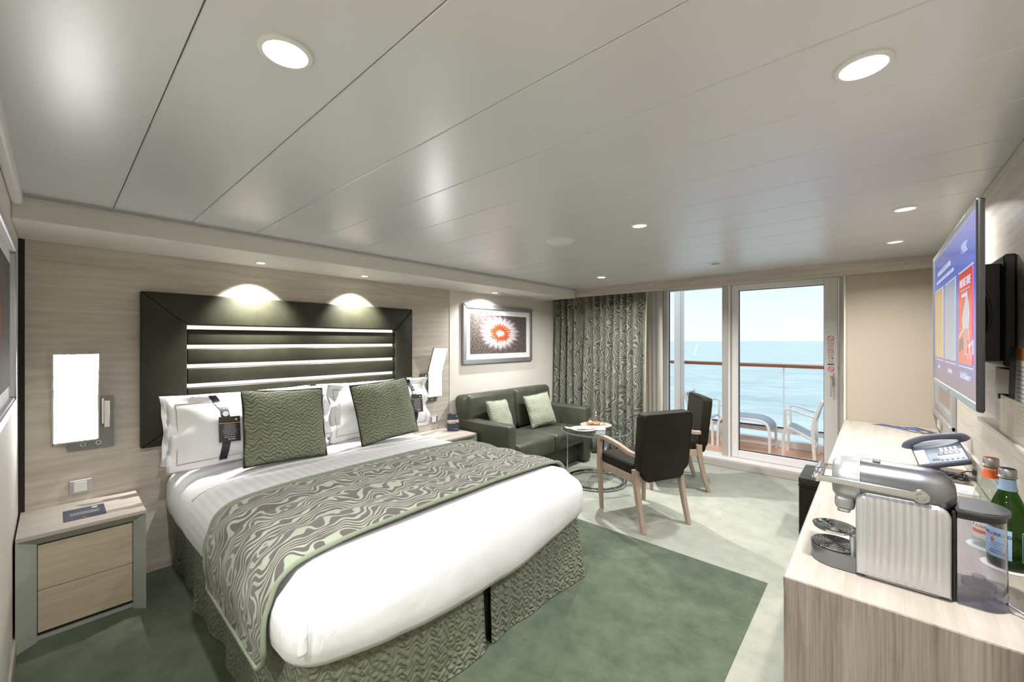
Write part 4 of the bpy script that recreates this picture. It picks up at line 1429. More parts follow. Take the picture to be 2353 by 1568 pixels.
# ------------------------------------------------------------------ curtain
cu = thing('curtain', (-2.55, 4.55, 0), 'floor-length sage and taupe patterned curtain gathered beside the window', 'curtain')
def cur_pt(u, v):
    x = XL + 0.02 + (-1.945 - XL - 0.02) * u
    s = u * 1.30
    amp = 0.056 - 0.022 * v
    ph = 2 * pi * (u * 12.5 + 0.35 * sin(u * 9.0) + 0.12 * sin(v * 3 + u * 20))
    yy = 4.50 + amp * sin(ph) + 0.018 * sin(ph * 0.5 + 1) + 0.015 * (1 - v) * sin(u * 5)
    xx = x + 0.012 * (1 - v) * cos(ph) - 0.02 * (1 - v) * (1 - u) + 0.008 * noise.noise(Vector((u * 8, v * 3, 0)))
    return Vector((max(xx, XL + 0.008), yy, 0.02 + 2.04 * v))
bm = B()
grid(bm, cur_pt, 260, 14, lambda u, v: (u * 2.1, v * 2.05))
bm.normal_update()
solid(bm, 0.004)
obj('cloth', bm, M['curtain'], cu, smooth=180)
bm = B()
sweep(bm, [cur_pt(1.0, k / 14) + Vector((0.006, 0.0, 0)) for k in range(15)], 0.012, 0.02, (0, 1, 0))
obj('edge_lining', bm, flat('sand_lining', (0.42, 0.35, 0.22), 0.8), cu)

def make_sheer():
    m = bpy.data.materials.new('sheer_voile')
    m.use_nodes = True
    nt = m.node_tree
    nt.nodes.clear()
    out = nt.nodes.new('ShaderNodeOutputMaterial')
    d = nd(nt, 'ShaderNodeBsdfDiffuse', {0: (0.80, 0.76, 0.70, 1)})
    t = nd(nt, 'ShaderNodeBsdfTranslucent', {0: (0.80, 0.76, 0.70, 1)})
    mx = nd(nt, 'ShaderNodeMixShader', {0: 0.45, 1: d.outputs[0], 2: t.outputs[0]})
    nt.links.new(mx.outputs[0], out.inputs[0])
    return m
sh = thing('sheer_curtain', (-1.93, 4.76, 0), 'narrow gathered white sheer curtain between the patterned curtain and the window frame', 'curtain')
bm = B()
def sheer_pt(u, v):
    ph = 2 * pi * u * 5
    return Vector((-2.12 + 0.255 * u + 0.004 * sin(v * 5), 4.76 + 0.006 * sin(ph) + 0.004 * sin(v * 7 + u * 3), 0.11 + 1.96 * v))
grid(bm, sheer_pt, 60, 8)
bm.normal_update()
solid(bm, 0.002)
obj('cloth', bm, make_sheer(), sh, smooth=180)

# ------------------------------------------------------------------ sofa
so_ = thing('sofa', (-2.9, 3.44, 0), 'dark green leather two-seat sofa below the framed sea anemone picture', 'sofa')
SY0, SY1, SXF = 2.715, 4.165, -2.47
obj('base', bx(XL + 0.03, SXF - 0.10, SY0 + 0.02, SY1 - 0.02, 0.015, 0.24, 0.015), M['leather_sofa'], so_, smooth=60)
obj('arm', bx(XL + 0.03, SXF, SY0, SY0 + 0.13, 0.02, 0.625, 0.03, 4), M['leather_sofa'], so_, smooth=60)
obj('arm', bx(XL + 0.03, SXF, SY1 - 0.14, SY1, 0.02, 0.640, 0.03, 4), M['leather_sofa'], so_, smooth=60)
ym = (SY0 + SY1) / 2 + 0.01
for a, b_ in ((SY0 + 0.132, ym - 0.003), (ym + 0.003, SY1 - 0.142)):
    obj('seat_cushion', bx(-3.02, SXF + 0.012, a, b_, 0.242, 0.430, 0.045, 5), M['leather_sofa'], so_, smooth=60)
for a, b_ in ((SY0 + 0.01, ym - 0.004), (ym + 0.004, SY1 - 0.06)):
    bm = B()
    box(bm, -0.115, 0.115, a, b_, -0.22, 0.22, 0.055, 5)
    bm.transform(Matrix.Translation((-3.105, 0, 0.635)) @ Matrix.Rotation(radians(-7), 4, 'Y'))
    obj('back_cushion', bm, M['leather_sofa'], so_, smooth=60)
pillow('sofa_cushion', (-2.845, 3.02, 0.622), 20, -78, 0.40, 0.36, 0.055, M['cushion_pale'], 'pale sage sofa cushion at the bed end of the sofa', 'cushion', 'pale sofa cushions', 0, 8.0, 0.006, roll=-4)
pillow('sofa_cushion', (-2.835, 3.66, 0.625), 20, -102, 0.36, 0.36, 0.055, M['cushion_pale'], 'pale sage sofa cushion at the curtain end of the sofa', 'cushion', 'pale sofa cushions', 0, 5.0, 0.006, roll=5)

# ------------------------------------------------------------------ glass coffee table and what stands on it
TX, TY, TZ = -2.08, 3.59, 0.52
ta = thing('coffee_table', (TX, TY, 0), 'round glass coffee table on a chrome ring base, between sofa and armchairs', 'table')
bm = B(); cyl(bm, (TX, TY, TZ - 0.012), 0.337, 0.010, 64)
obj('glass_top', bm, M['tglass'], ta, smooth=40)
bm = B(); lathe(bm, [(0.337, -0.013), (0.342, -0.011), (0.342, -0.002), (0.337, -0.001)], (TX, TY, TZ), 64)
obj('glass_rim', bm, M['edge_glass'], ta, smooth=60)
bm = B(); lathe(bm, [(0.262, 0.002), (0.300, 0.002), (0.303, 0.006), (0.303, 0.018), (0.300, 0.022), (0.262, 0.022), (0.259, 0.018), (0.259, 0.006), (0.262, 0.002)], (TX, TY, 0.003), 64)
obj('base_ring', bm, M['chrome'], ta, smooth=50)
for ang in (212, 20, 100):
    a = radians(ang)
    bm = B()
    c_, s_ = cos(a), sin(a)
    pth = smooth_path([(TX + 0.28 * c_, TY + 0.28 * s_, 0.02), (TX + 0.28 * c_, TY + 0.28 * s_, 0.25), (TX + 0.28 * c_, TY + 0.28 * s_, 0.47), (TX + 0.265 * c_, TY + 0.265 * s_, 0.498), (TX + 0.20 * c_, TY + 0.20 * s_, 0.503)], 5)
    sweep(bm, pth, 0.05, 0.010, (c_, s_, 0.02))
    obj('leg', bm, M['chrome'], ta, smooth=50)

fp = thing('fruit_plate', (-2.15, 3.715, TZ), 'blush plate of fruit on the round glass table', 'plate')
bm = B(); lathe(bm, [(0, 0.002), (0.09, 0.0), (0.10, 0.003), (0.158, 0.014), (0.160, 0.017), (0.155, 0.018), (0.10, 0.008), (0, 0.007)], (-2.15, 3.715, TZ), 48)
obj('dish', bm, M['plate'], fp, smooth=50)
dm = thing('glass_dome', (-2.15, 3.715, TZ + 0.012), 'clear glass dome cover with a gold knob over the fruit', 'dome cover')
bm = B()
pr = [(0.096 * cos(k * pi / 2 / 14), 0.010 + 0.098 * sin(k * pi / 2 / 14)) for k in range(14)] + [(0.0, 0.108)]
lathe(bm, [(0.099, 0.008), (0.099, 0.011)] + pr[1:], (-2.15, 3.715, TZ), 48)
obj('glass', bm, M['dome'], dm, smooth=180)
bm = B(); lathe(bm, [(0.010, 0), (0.012, 0.004), (0.005, 0.010), (0.008, 0.020), (0.011, 0.027), (0.006, 0.036), (0.003, 0.046), (0, 0.048)], (-2.15, 3.715, TZ + 0.107), 20)
obj('knob', bm, flat('gold_knob', (0.75, 0.55, 0.35), 0.3, 0.8), dm, smooth=60)
rnd = random.Random(11)
gp = thing('grapes', (-2.15, 3.72, TZ + 0.01), 'small bunch of green grapes under the glass dome', 'grapes')
for k in range(16):
    a = rnd.random() * 6.28; r = 0.026 * sqrt(rnd.random())
    bm = B(); ball(bm, (-2.15 + r * cos(a), 3.725 + r * sin(a), TZ + 0.018 + 0.046 * rnd.random() * (1 - r / 0.04)), 0.0105, 2)
    obj('grape', bm, M['grape'], gp, smooth=180)
bm = B(); tube(bm, smooth_path([(-2.15, 3.725, TZ + 0.03), (-2.148, 3.727, TZ + 0.068), (-2.14, 3.73, TZ + 0.074)], 4), 0.0018, 6)
obj('stem', bm, flat('grape_stem', (0.30, 0.26, 0.10), 0.7), gp)
def fruit(name, c, r, mat, label, cat, group=None, sc=(1, 1, 1), stem=None):
    t = thing(name, (c[0], c[1], TZ + 0.008), label, cat, group)
    bm = B(); ball(bm, (c[0], c[1], TZ + 0.009 + r * sc[2]), r, 3, sc)
    obj('flesh', bm, mat, t, smooth=180)
    bm = B(); cyl(bm, (c[0], c[1], TZ + 0.008 + 2 * r * sc[2]), r * 0.22, 0.003, 8)
    obj('stalk', bm, stem or flat(name + '_stalk', (0.20, 0.26, 0.08), 0.7), t)
fruit('orange', (-2.197, 3.680), 0.026, M['orange_f'], 'small orange under the dome, left of the grapes', 'fruit')
fruit('strawberry', (-2.155, 3.668), 0.016, M['berry'], 'red strawberry between the orange and the grapes', 'fruit', 'strawberries under the dome', (0.9, 0.9, 1.1))
fruit('strawberry', (-2.110, 3.728), 0.016, M['berry'], 'red strawberry beyond the grapes, towards the armchairs', 'fruit', 'strawberries under the dome', (0.9, 0.9, 1.1))
fruit('apricot', (-2.085, 3.712), 0.018, M['apricot'], 'pale orange apricot at the armchair side of the dome', 'fruit')
fruit('plum', (-2.172, 3.652), 0.013, flat('plum_skin', (0.25, 0.03, 0.08), 0.35), 'dark red plum at the front edge of the dome', 'fruit')

np_ = thing('side_plate', (-2.155, 3.475, TZ), 'white side plate with a napkin, near the sofa edge of the glass table', 'plate')
bm = B(); lathe(bm, [(0, 0.002), (0.07, 0.0), (0.08, 0.003), (0.125, 0.012), (0.126, 0.015), (0.08, 0.008), (0, 0.007)], (-2.155, 3.475, TZ), 44)
obj('dish', bm, M['plate_w'], np_, smooth=50)
nk = thing('napkin', (-2.16, 3.46, TZ + 0.014), 'folded beige napkin lying across the white side plate', 'napkin')
bm = B()
ax = Vector((0.68, 0.73, 0)).normalized()
pxv = Vector((-ax.y, ax.x, 0))
def nap(u, v):
    p = Vector((-2.16, 3.46, TZ + 0.018)) + ax * (-0.17 + 0.30 * u) + pxv * ((v - 0.5) * (0.085 - 0.03 * abs(u - 0.15)))
    p.z += 0.010 * sin(pi * v) + 0.012 * max(0, 0.25 - u) * 4 + 0.003 * sin(u * 14 + v * 4)
    return p
grid(bm, nap, 16, 8)
bm.normal_update()
solid(bm, 0.005)
obj('cloth', bm, M['napkin'], nk, smooth=180)
bm = B()
tube(bm, [tuple(nap(0.42, k / 8) + Vector((0, 0, 0.003))) for k in range(9)], 0.004, 6)
obj('tie_band', bm, M['brown_line'], nk, smooth=180)
def cutlery(name, off, label, tines):
    t = thing(name, tuple(Vector((-2.13, 3.49, TZ + 0.030)) + pxv * off), label, 'cutlery', 'cutlery on the napkin')
    s = Vector((-2.155, 3.465, TZ + 0.0325)) + pxv * off
    bm = B(); sweep(bm, [s - ax * 0.03, s + ax * 0.03, s + ax * 0.09], [0.010, 0.006, 0.006], 0.003)
    obj('handle', bm, M['satin'], t)
    bm = B()
    if tines:
        for k in (-1, 0, 1):
            sweep(bm, [s + ax * 0.085 + pxv * k * 0.003, s + ax * 0.105 + pxv * k * 0.006, s + ax * 0.14 + pxv * k * 0.006], 0.0025, 0.002)
        obj('tines', bm, M['satin'], t)
    else:
        sweep(bm, [s + ax * 0.085, s + ax * 0.11, s + ax * 0.15], [0.006, 0.015, 0.004], 0.002)
        obj('blade', bm, M['satin'], t)
cutlery('fork', -0.014, 'small metal fork lying on the beige napkin', True)
cutlery('knife', 0.012, 'small metal knife lying on the beige napkin', False)
tc = thing('place_card', (-2.045, 3.535, TZ), 'blank white folded card on the glass table in front of the dome', 'card')
F = Matrix.Translation((-2.065, 3.55, TZ)) @ Matrix.Rotation(radians(41.7), 4, 'Z')
bm = B(); box(bm, -0.105, 0.105, -0.0006, 0.0006, 0, 0.042); bm.transform(F @ Matrix.Rotation(radians(-16), 4, 'X'))
obj('front_leaf', bm, M['paper'], tc)
bm = B(); box(bm, -0.105, 0.105, 0.0228, 0.0240, 0, 0.042); bm.transform(F @ Matrix.Translation((0, 0.0234, 0)) @ Matrix.Rotation(radians(16), 4, 'X') @ Matrix.Translation((0, -0.0234, 0)))
obj('back_leaf', bm, M['paper'], tc)

# ------------------------------------------------------------------ armchairs (local: facing +y)
def armchair():
    t = thing('armchair', (0, 0, 0), 'x', 'chair', 'armchairs at the glass table')
    w2 = 0.215
    for s in (-1, 1):
        bm = B()
        sweep(bm, smooth_path([(s * (w2 + 0.005), 0.235, 0.0), (s * (w2 + 0.012), 0.24, 0.2), (s * (w2 + 0.02), 0.242, 0.40)], 5), [0.026 + 0.014 * k / 10 for k in range(11)], [0.028 + 0.016 * k / 10 for k in range(11)], (0, 1, 0))
        obj('leg', bm, M['wood_leg'], t, world=False, smooth=40)
        bm = B()
        pth = smooth_path([(s * (w2 + 0.02), 0.242, 0.40), (s * (w2 + 0.022), 0.240, 0.52), (s * (w2 + 0.022), 0.225, 0.585), (s * (w2 + 0.022), 0.17, 0.605), (s * (w2 + 0.020), 0.0, 0.588), (s * (w2 + 0.012), -0.13, 0.556), (s * (w2 + 0.006), -0.20, 0.552)], 6)
        sweep(bm, pth, 0.034, 0.036, (1, 0.0, 0.0))
        obj('armrest', bm, M['wood_leg'], t, world=False, smooth=40)
        bm = B()
        pth = smooth_path([(s * w2, -0.275, 0.0), (s * w2, -0.232, 0.16), (s * w2, -0.195, 0.34), (s * w2, -0.188, 0.44)], 6)
        n = len(pth)
        sweep(bm, pth, [0.030 + 0.020 * k / n for k in range(n)], [0.032 + 0.022 * k / n for k in range(n)], (0, 1, 0))
        obj('leg', bm, M['wood_leg'], t, world=False, smooth=40)
        obj('side_rail', bx(s * (w2 + 0.004) - 0.012, s * (w2 + 0.004) + 0.012, -0.20, 0.235, 0.335, 0.395, 0.004), M['wood_leg'], t, world=False)
    obj('front_rail', bx(-w2, w2, 0.225, 0.250, 0.335, 0.395, 0.004), M['wood_leg'], t, world=False)
    obj('rear_rail', bx(-w2, w2, -0.212, -0.185, 0.345, 0.395, 0.004), M['wood_leg'], t, world=False)
    sc_ = obj('seat', bx(-w2 - 0.008, w2 + 0.008, -0.165, 0.262, 0.385, 0.478, 0.025, 4), M['leather_brown'], t, world=False, smooth=60)
    bm = B()
    q = rrect(-w2 - 0.006, w2 + 0.006, -0.163, 0.260, 0.025, 4)
    tube(bm, [(a, b_, 0.462) for a, b_ in q], 0.004, 6, closed=True)
    obj('piping', bm, M['leather_brown'], sc_, world=False, smooth=180)
    # padded back with notched lower corners, leaning back
    T_ = Matrix.Translation((0, -0.215, 0.36)) @ Matrix.Rotation(radians(6), 4, 'X')
    pts = [(-0.155, 0.0), (0.155, 0.0), (0.18, 0.02), (0.19, 0.06), (0.222, 0.085), (0.228, 0.12), (0.232, 0.48), (0.222, 0.505), (0.205, 0.512), (-0.205, 0.512), (-0.222, 0.505), (-0.232, 0.48), (-0.228, 0.12), (-0.222, 0.085), (-0.19, 0.06), (-0.18, 0.02)]
    bm = B()
    prism(bm, pts, -0.036, 0.040, 'y')
    bmesh.ops.recalc_face_normals(bm, faces=bm.faces)
    es = [e_ for e_ in bm.edges if any(len(f.verts) > 4 for f in e_.link_faces)]
    bmesh.ops.bevel(bm, geom=es, offset=0.012, segments=3, profile=0.5, affect='EDGES')
    bm.transform(T_)
    bk = obj('backrest', bm, M['leather_brown'], t, world=False, smooth=50)
    for yy in (-0.034, 0.038):
        bm = B()
        tube(bm, [T_ @ Vector((a * 0.985, yy, 0.256 + (b_ - 0.256) * 0.985)) for a, b_ in pts], 0.0045, 6, closed=True)
        obj('piping', bm, M['leather_brown'], bk, world=False, smooth=180)
    return t
ac = armchair()
ac.location = (-1.405, 3.15, 0.003 * 0)
ac.rotation_euler = (0, 0, radians(64.3))
ac['label'] = 'dark upholstered armchair with pale wooden frame, its back turned, nearest the bed'
dup(ac, (-1.495, 4.045, 0), (0, 0, radians(123.8)), 'dark upholstered armchair with pale wooden frame, standing closest to the sliding door')

# ------------------------------------------------------------------ desk
DKZ = 0.75
dk = thing('desk', (0.08, 2.84, 0), 'long pale oak desk along the right wall, carrying the coffee machine', 'desk')
DXL = -0.188
obj('worktop', bx(DXL, XR - 0.002, 1.3425, 4.34, DKZ - 0.03, DKZ, 0.0015, 1), M['wood_top'], dk)
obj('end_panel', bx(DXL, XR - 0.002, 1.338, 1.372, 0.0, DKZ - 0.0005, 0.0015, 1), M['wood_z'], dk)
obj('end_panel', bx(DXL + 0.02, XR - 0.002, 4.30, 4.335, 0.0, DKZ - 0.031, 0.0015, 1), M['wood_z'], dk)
obj('back_panel', bx(XR - 0.02, XR - 0.002, 1.374, 4.298, 0.3, DKZ - 0.031), M['wood_y'], dk)
obj('edge_strip', bx(DXL - 0.0015, DXL, 1.338, 4.34, DKZ - 0.03, DKZ - 0.0005), M['silver'], dk)
struct('trim_5', bx(XR - 0.010, XR, 1.0, 3.42, 0.846, 0.858, 0.002, 1), M['frame_alu'])

ot = thing('ottoman', (-0.19, 3.67, 0), 'dark leather cube ottoman tucked under the desk by the sliding door', 'ottoman')
obj('body', bx(-0.40, 0.02, 3.475, 3.86, 0.02, 0.385, 0.012, 3), M['leather_brown'], ot, smooth=60)
obj('seat_pad', bx(-0.402, 0.022, 3.473, 3.862, 0.387, 0.45, 0.014, 3), M['leather'], ot, smooth=60)
bm = B(); tube(bm, [(a, b_, 0.386) for a, b_ in rrect(-0.402, 0.022, 3.473, 3.862, 0.014, 3)], 0.004, 6, closed=True)
obj('piping', bm, M['leather_brown'], ot)

# mirror with silver frame on the desk wall
mi = thing('wall_mirror', (XR, 3.92, 1.2), 'silver-framed mirror on the desk wall, mostly behind the television', 'mirror')
obj('frame_bar', bx(XR - 0.022, XR, 3.44, 3.49, 0.875, 1.75, 0.004), M['silver'], mi)
obj('frame_bar', bx(XR - 0.022, XR, 4.30, 4.345, 0.875, 1.75, 0.004), M['silver'], mi)
obj('frame_bar', bx(XR - 0.022, XR, 3.49, 4.30, 1.70, 1.75, 0.004), M['silver'], mi)
obj('frame_bar', bx(XR - 0.022, XR, 3.49, 4.30, 0.935, 0.965, 0.004), M['silver'], mi)
obj('frame_bar', bx(XR - 0.030, XR, 3.44, 4.345, 0.865, 0.905, 0.006), M['silver'], mi)
obj('groove', bx(XR - 0.012, XR, 3.49, 4.30, 0.905, 0.935), M['frame_alu'], mi)
obj('glass', bx(XR - 0.010, XR, 3.49, 4.30, 0.965, 1.70), M['mirror'], mi)

def wall_socket(y, z, label, w=0.045, h=0.04):
    t = thing('wall_socket', (XR, y, z), label, 'socket', 'sockets over the desk')
    obj('plate', bx(XR - 0.012, XR, y - w, y + w, z - h, z + h, 0.005), M['switch'], t)
    obj('insert', bx(XR - 0.018, XR - 0.010, y - w * 0.7, y + w * 0.7, z - h * 0.7, z + h * 0.7, 0.004), M['paper'], t)
wall_socket(4.17, 0.812, 'white double socket in the far corner over the dark leaflets')
wall_socket(3.55, 0.800, 'white socket plate on the desk wall behind the telephone')

# ------------------------------------------------------------------ television on its bracket
TXF = 0.205
TY0, TY1, TZ0, TZ1 = 1.625, 2.715, 1.208, 1.782
tv = thing('television', (TXF, 2.17, 1.5), 'flat television showing a blue menu, mounted on the right wall', 'television')
bm = B()
prism(bm, rrect(TY0, TY1, TZ0, TZ1, 0.02, 5), TXF + 0.001, TXF + 0.011, 'x')
box(bm, TXF + 0.010, TXF + 0.032, TY0 + 0.16, TY1 - 0.16, TZ0 + 0.08, TZ1 - 0.10, 0.010)
obj('casing', bm, M['tv_back'], tv, smooth=40)
b_ = 0.013
bm = B()
box(bm, TXF - 0.004, TXF + 0.004, TY0 + 0.004, TY1 - 0.004, TZ1 - 0.022, TZ1 - 0.001, 0.003)
box(bm, TXF - 0.004, TXF + 0.004, TY0 + 0.004, TY1 - 0.004, TZ0 + 0.001, TZ0 + 0.024, 0.003)
box(bm, TXF - 0.004, TXF + 0.004, TY1 - 0.018, TY1 - 0.001, TZ0 + 0.004, TZ1 - 0.004, 0.003)
obj('bezel', bm, M['satin'], tv)
obj('bezel_edge', bx(TXF - 0.004, TXF + 0.012, TY0 - 0.001, TY0 + 0.016, TZ0 + 0.003, TZ1 - 0.003, 0.006, 3), M['black'], tv)
sy0, sy1, sz0, sz1 = TY0 + 0.016, TY1 - 0.018, TZ0 + 0.024, TZ1 - 0.022
bm = B()
panel_uv(bm, (TXF - 0.001, sy1, sz0), (0, -(sy1 - sy0), 0), (0, 0, sz1 - sz0))
sc = obj('screen', bm, M['screen'], tv)
SW, SH = sy1 - sy0, sz1 - sz0
def sp(s, v):            # s from the screen's left (far) edge, v from the bottom, both 0..1
    return Vector((TXF - 0.0016, sy1 - s * SW, sz0 + v * SH))
def onscreen(name, pts, mat, lift=0.0):
    bm = B()
    prism(bm, [(sp(s, v).y, sp(s, v).z) for s, v in pts], TXF - 0.0022 - lift, TXF - 0.0012, 'x')
    return obj(name, bm, mat, sc)
def rect(s0, s1, v0, v1):
    return [(s0, v0), (s1, v0), (s1, v1), (s0, v1)]
onscreen('menu_card', rect(0.06, 0.31, 0.19, 0.72), M['sc_yellow'])
onscreen('menu_card', rect(0.37, 0.63, 0.19, 0.72), M['sc_sky'])
onscreen('menu_card', rect(0.70, 0.94, 0.19, 0.72), M['sc_red'])
for s0, s1 in ((0.06, 0.31), (0.37, 0.63), (0.70, 0.94)):
    onscreen('card_line', rect(s0, s1, 0.165, 0.172), M['sc_white'])
    onscreen('card_line', rect(s0, s1, 0.728, 0.735), M['sc_white'])
onscreen('card_line', rect(0.74, 0.90, 0.612, 0.617), M['sc_white'], 0.0004)
pop = [(0.785, 0.39), (0.775, 0.45), (0.80, 0.50), (0.82, 0.53), (0.835, 0.57), (0.85, 0.60), (0.865, 0.56), (0.885, 0.52), (0.895, 0.47), (0.885, 0.42), (0.88, 0.39)]
onscreen('popcorn', pop, M['sc_white'], 0.0004)
onscreen('popcorn_tub', [(0.80, 0.24), (0.865, 0.24), (0.88, 0.39), (0.785, 0.39)], M['sc_white'], 0.0003)
for k in range(4):
    a = 0.797 + k * 0.022
    onscreen('tub_stripe', rect(a, a + 0.010, 0.245, 0.388), M['sc_red'], 0.0006)
bm = B()
cc = sp(0.895, 0.285)
lathe(bm, [(0.052, 0), (0.052, 0.0012), (0.043, 0.0012), (0.043, 0)], (cc.x - 0.0006, cc.y, cc.z), 28, 'x')
for k in range(5):
    a = k * 2 * pi / 5
    box(bm, -0.0006, 0.0, -0.004, 0.004, 0.0, 0.046, mtx=Matrix.Translation((cc.x, cc.y, cc.z)) @ Matrix.Rotation(a, 4, 'X'))
obj('film_reel', bm, M['sc_white'], sc)
onscreen('clapper', [(0.715, 0.25), (0.785, 0.27), (0.785, 0.34), (0.715, 0.32)], M['sc_dark'], 0.0002)
onscreen('clapper_bar', [(0.715, 0.335), (0.79, 0.375), (0.79, 0.39), (0.715, 0.35)], M['sc_white'], 0.0003)
R_, U_ = (0, -1, 0), (0, 0, 1)
X_ = TXF - 0.0028
def stext(s, size, a, v):
    p = sp(a, v)
    text(s, size, (X_, p.y, p.z), R_, U_, M['sc_white'], sc, 'lettering', depth=0.0002)
stext('MOVIE TIME', 0.036, 0.82, 0.655)
stext('on demand', 0.020, 0.81, 0.585)
stext('Bar & Dinner', 0.030, 0.82, 0.115)
onscreen('text_line', rect(0.46, 0.54, 0.10, 0.125), M['sc_white'])
onscreen('text_line', rect(0.16, 0.20, 0.10, 0.125), M['sc_white'])
for k, (a0, a1, v0, v1) in enumerate(((0.14, 0.50, 0.845, 0.875), (0.10, 0.56, 0.785, 0.805))):
    rn = random.Random(k)
    a = a0
    while a < a1:
        l_ = 0.010 + 0.022 * rn.random()
        onscreen('text_line', rect(a, a + l_, v0, v1), M['sc_white'])
        a += l_ + 0.006
stext('MSC', 0.045, 0.80, 0.86)
bm = B(); cyl(bm, (TXF - 0.006, 2.17, TZ0 + 0.012), 0.006, 0.003, 12, 'x')
obj('maker_badge', bm, M['print_grey'], tv)
tm = thing('tv_bracket', (0.30, 2.10, 1.5), 'black swivel wall bracket behind the television, arm enlarged for its shadow', 'bracket')
obj('wall_plate', bx(XR - 0.03, XR - 0.001, 2.10, 2.42, 1.315, 1.69, 0.006), M['black'], tm)
obj('arm', bx(0.2385, XR - 0.028, 2.13, 2.38, 1.33, 1.665, 0.006), M['black'], tm)  # black box made larger than the arm to include the shadow there
bm = B(); tube(bm, smooth_path([(0.252, 2.12, 1.655), (0.265, 2.11, 1.61), (0.285, 2.10, 1.54), (0.290, 2.105, 1.47), (0.275, 2.12, 1.41)], 6), 0.0055, 8)
obj('cable', bm, M['charcoal'], tm)
obj('cable_plug', bx(0.242, 0.262, 2.108, 2.130, 1.645, 1.675, 0.003), M['satin'], tm)

# ------------------------------------------------------------------ brochure holder
bh = thing('brochure_holder', (XR, 2.0, 1.116), 'wall-mounted oak and acrylic leaflet holder below the television', 'holder')
obj('back_board', bx(XR - 0.020, XR - 0.001, 1.60, 2.298, 1.116, 1.305, 0.002), M['wood_y'], bh)
obj('ledge', bx(XR - 0.065, XR - 0.020, 1.60, 2.298, 1.106, 1.118, 0.002), M['wood_y'], bh)
obj('front_sheet', bx(XR - 0.060, XR - 0.057, 1.60, 1.958, 1.12, 1.235), M['acrylic'], bh)
bm = B(); cyl(bm, (XR - 0.062, 1.966, 1.228), 0.008, 0.042, 16, 'x')
obj('stud', bm, M['black'], bh)
def leaflet(name, y0, y1, x, h, label, face):
    t = thing(name, (x, (y0 + y1) / 2, 1.118), label, 'leaflet', 'leaflets in the holder')
    F = Matrix.Translation((x, 0, 1.119)) @ Matrix.Rotation(radians(1.5), 4, 'Y')
    bm = B(); box(bm, -0.0012, 0.0012, y0, y1, 0, h); bm.transform(F)
    obj('pages', bm, M['paper'], t)
    def pt(nm, ya, yb, za, zb, mat):
        bm = B(); box(bm, -0.0018, -0.0013, ya, yb, za, zb); bm.transform(F)
        obj(nm, bm, mat, t)
    face(pt, y0, y1, h)
def f_navy(pt, a, b_, h):
    pt('cover', a, b_, 0.11, h, M['card'])
    pt('gold_band', a, b_, 0.10, 0.11, M['gold'])
    pt('food_photo', a, b_, 0.062, 0.10, M['photo_food'])
    pt('cover', a, b_, 0.0, 0.062, M['card_black'])
    bm = None
def f_white(pt, a, b_, h):
    pt('orange_band', a, b_, h - 0.035, h, flat('copper_band', (0.45, 0.17, 0.03), 0.5))
    for k in range(14):
        pt('text_line', a + 0.01, b_ - 0.012 - 0.02 * random.random(), h - 0.055 - k * 0.012, h - 0.052 - k * 0.012, M['print_grey'])
leaflet('navy_leaflet', 1.843, 1.943, 0.304, 0.262, 'navy leaflet with a gold band and food photo in the holder', f_navy)
leaflet('white_leaflet', 1.70, 1.838, 0.299, 0.262, 'white leaflet with a copper band and rows of text in the holder', f_white)

# ------------------------------------------------------------------ things on the desk
for k, (cx_, cy_, an, lab) in enumerate(((0.095, 4.205, -38, 'dark blue leaflet lying nearest the desk corner, leftmost of the fan of three'),
                                          (0.170, 4.150, -44, 'dark blue leaflet in the middle of the fan of three on the far desk end'),
                                          (0.240, 4.150, -62, 'dark blue leaflet at the wall side of the fan of three'))):
    t = thing('dark_leaflet', (cx_, cy_, DKZ + 0.002 * k), lab, 'leaflet', 'fan of leaflets on the desk')
    F = Matrix.Translation((cx_, cy_, DKZ + 0.0005 + 0.0022 * k)) @ Matrix.Rotation(radians(an), 4, 'Z')
    bm = B(); box(bm, -0.105, 0.105, -0.05, 0.05, 0, 0.0015); bm.transform(F)
    obj('pages', bm, M['paper'], t)
    bm = B(); box(bm, -0.105, 0.105, -0.05, 0.05, 0.0015, 0.002); bm.transform(F)
    obj('cover', bm, M['card'], t)
    bm = B(); box(bm, -0.09, 0.0, -0.035, 0.015, 0.002, 0.0024); bm.transform(F)
    obj('photo_block', bm, flat('leaflet_blue%d' % k, (0.06, 0.10, 0.35), 0.4), t)
    bm = B(); box(bm, 0.03, 0.09, -0.02, -0.012, 0.002, 0.0024); box(bm, 0.03, 0.08, 0.0, 0.006, 0.002, 0.0024); bm.transform(F)
    obj('small_print', bm, M['print'], t)

# telephone stand, telephone, cord
ps = thing('phone_stand', (0.235, 2.86, DKZ), 'taupe curved stand under the telephone', 'stand')
bm = B()
def stand(u, v):
    x = 0.165 + 0.165 * u
    return Vector((x, 2.735 + 0.29 * v, DKZ + 0.004 + 0.030 * (1 - u) ** 3))
grid(bm, stand, 12, 6)
solid(bm, 0.004)
obj('tray', bm, flat('taupe_stand', (0.20, 0.165, 0.135), 0.4), ps, smooth=60)
obj('foot', bx(0.185, 0.235, 2.83, 2.95, DKZ + 0.006, DKZ + 0.045, 0.004), M['charcoal'], ps)
ph_ = thing('telephone', (0.235, 2.92, DKZ + 0.04), 'blue-grey desk telephone with handset, tilted on its taupe stand', 'telephone')
F = Matrix.Translation((0.158, 2.90, DKZ + 0.040)) @ Matrix.Rotation(radians(-20), 4, 'Y') @ Matrix.Rotation(radians(24), 4, 'X')
def pb(name, *a, mat=None, bev=0.0, par=None, seg=2):
    bm = B(); box(bm, *a, bev, seg); bm.transform(F)
    return obj(name, bm, mat, par or ph_, smooth=50 if bev else None)
pb('body', 0.0, 0.185, -0.075, 0.115, 0.0, 0.028, mat=M['phone'], bev=0.010, seg=3)
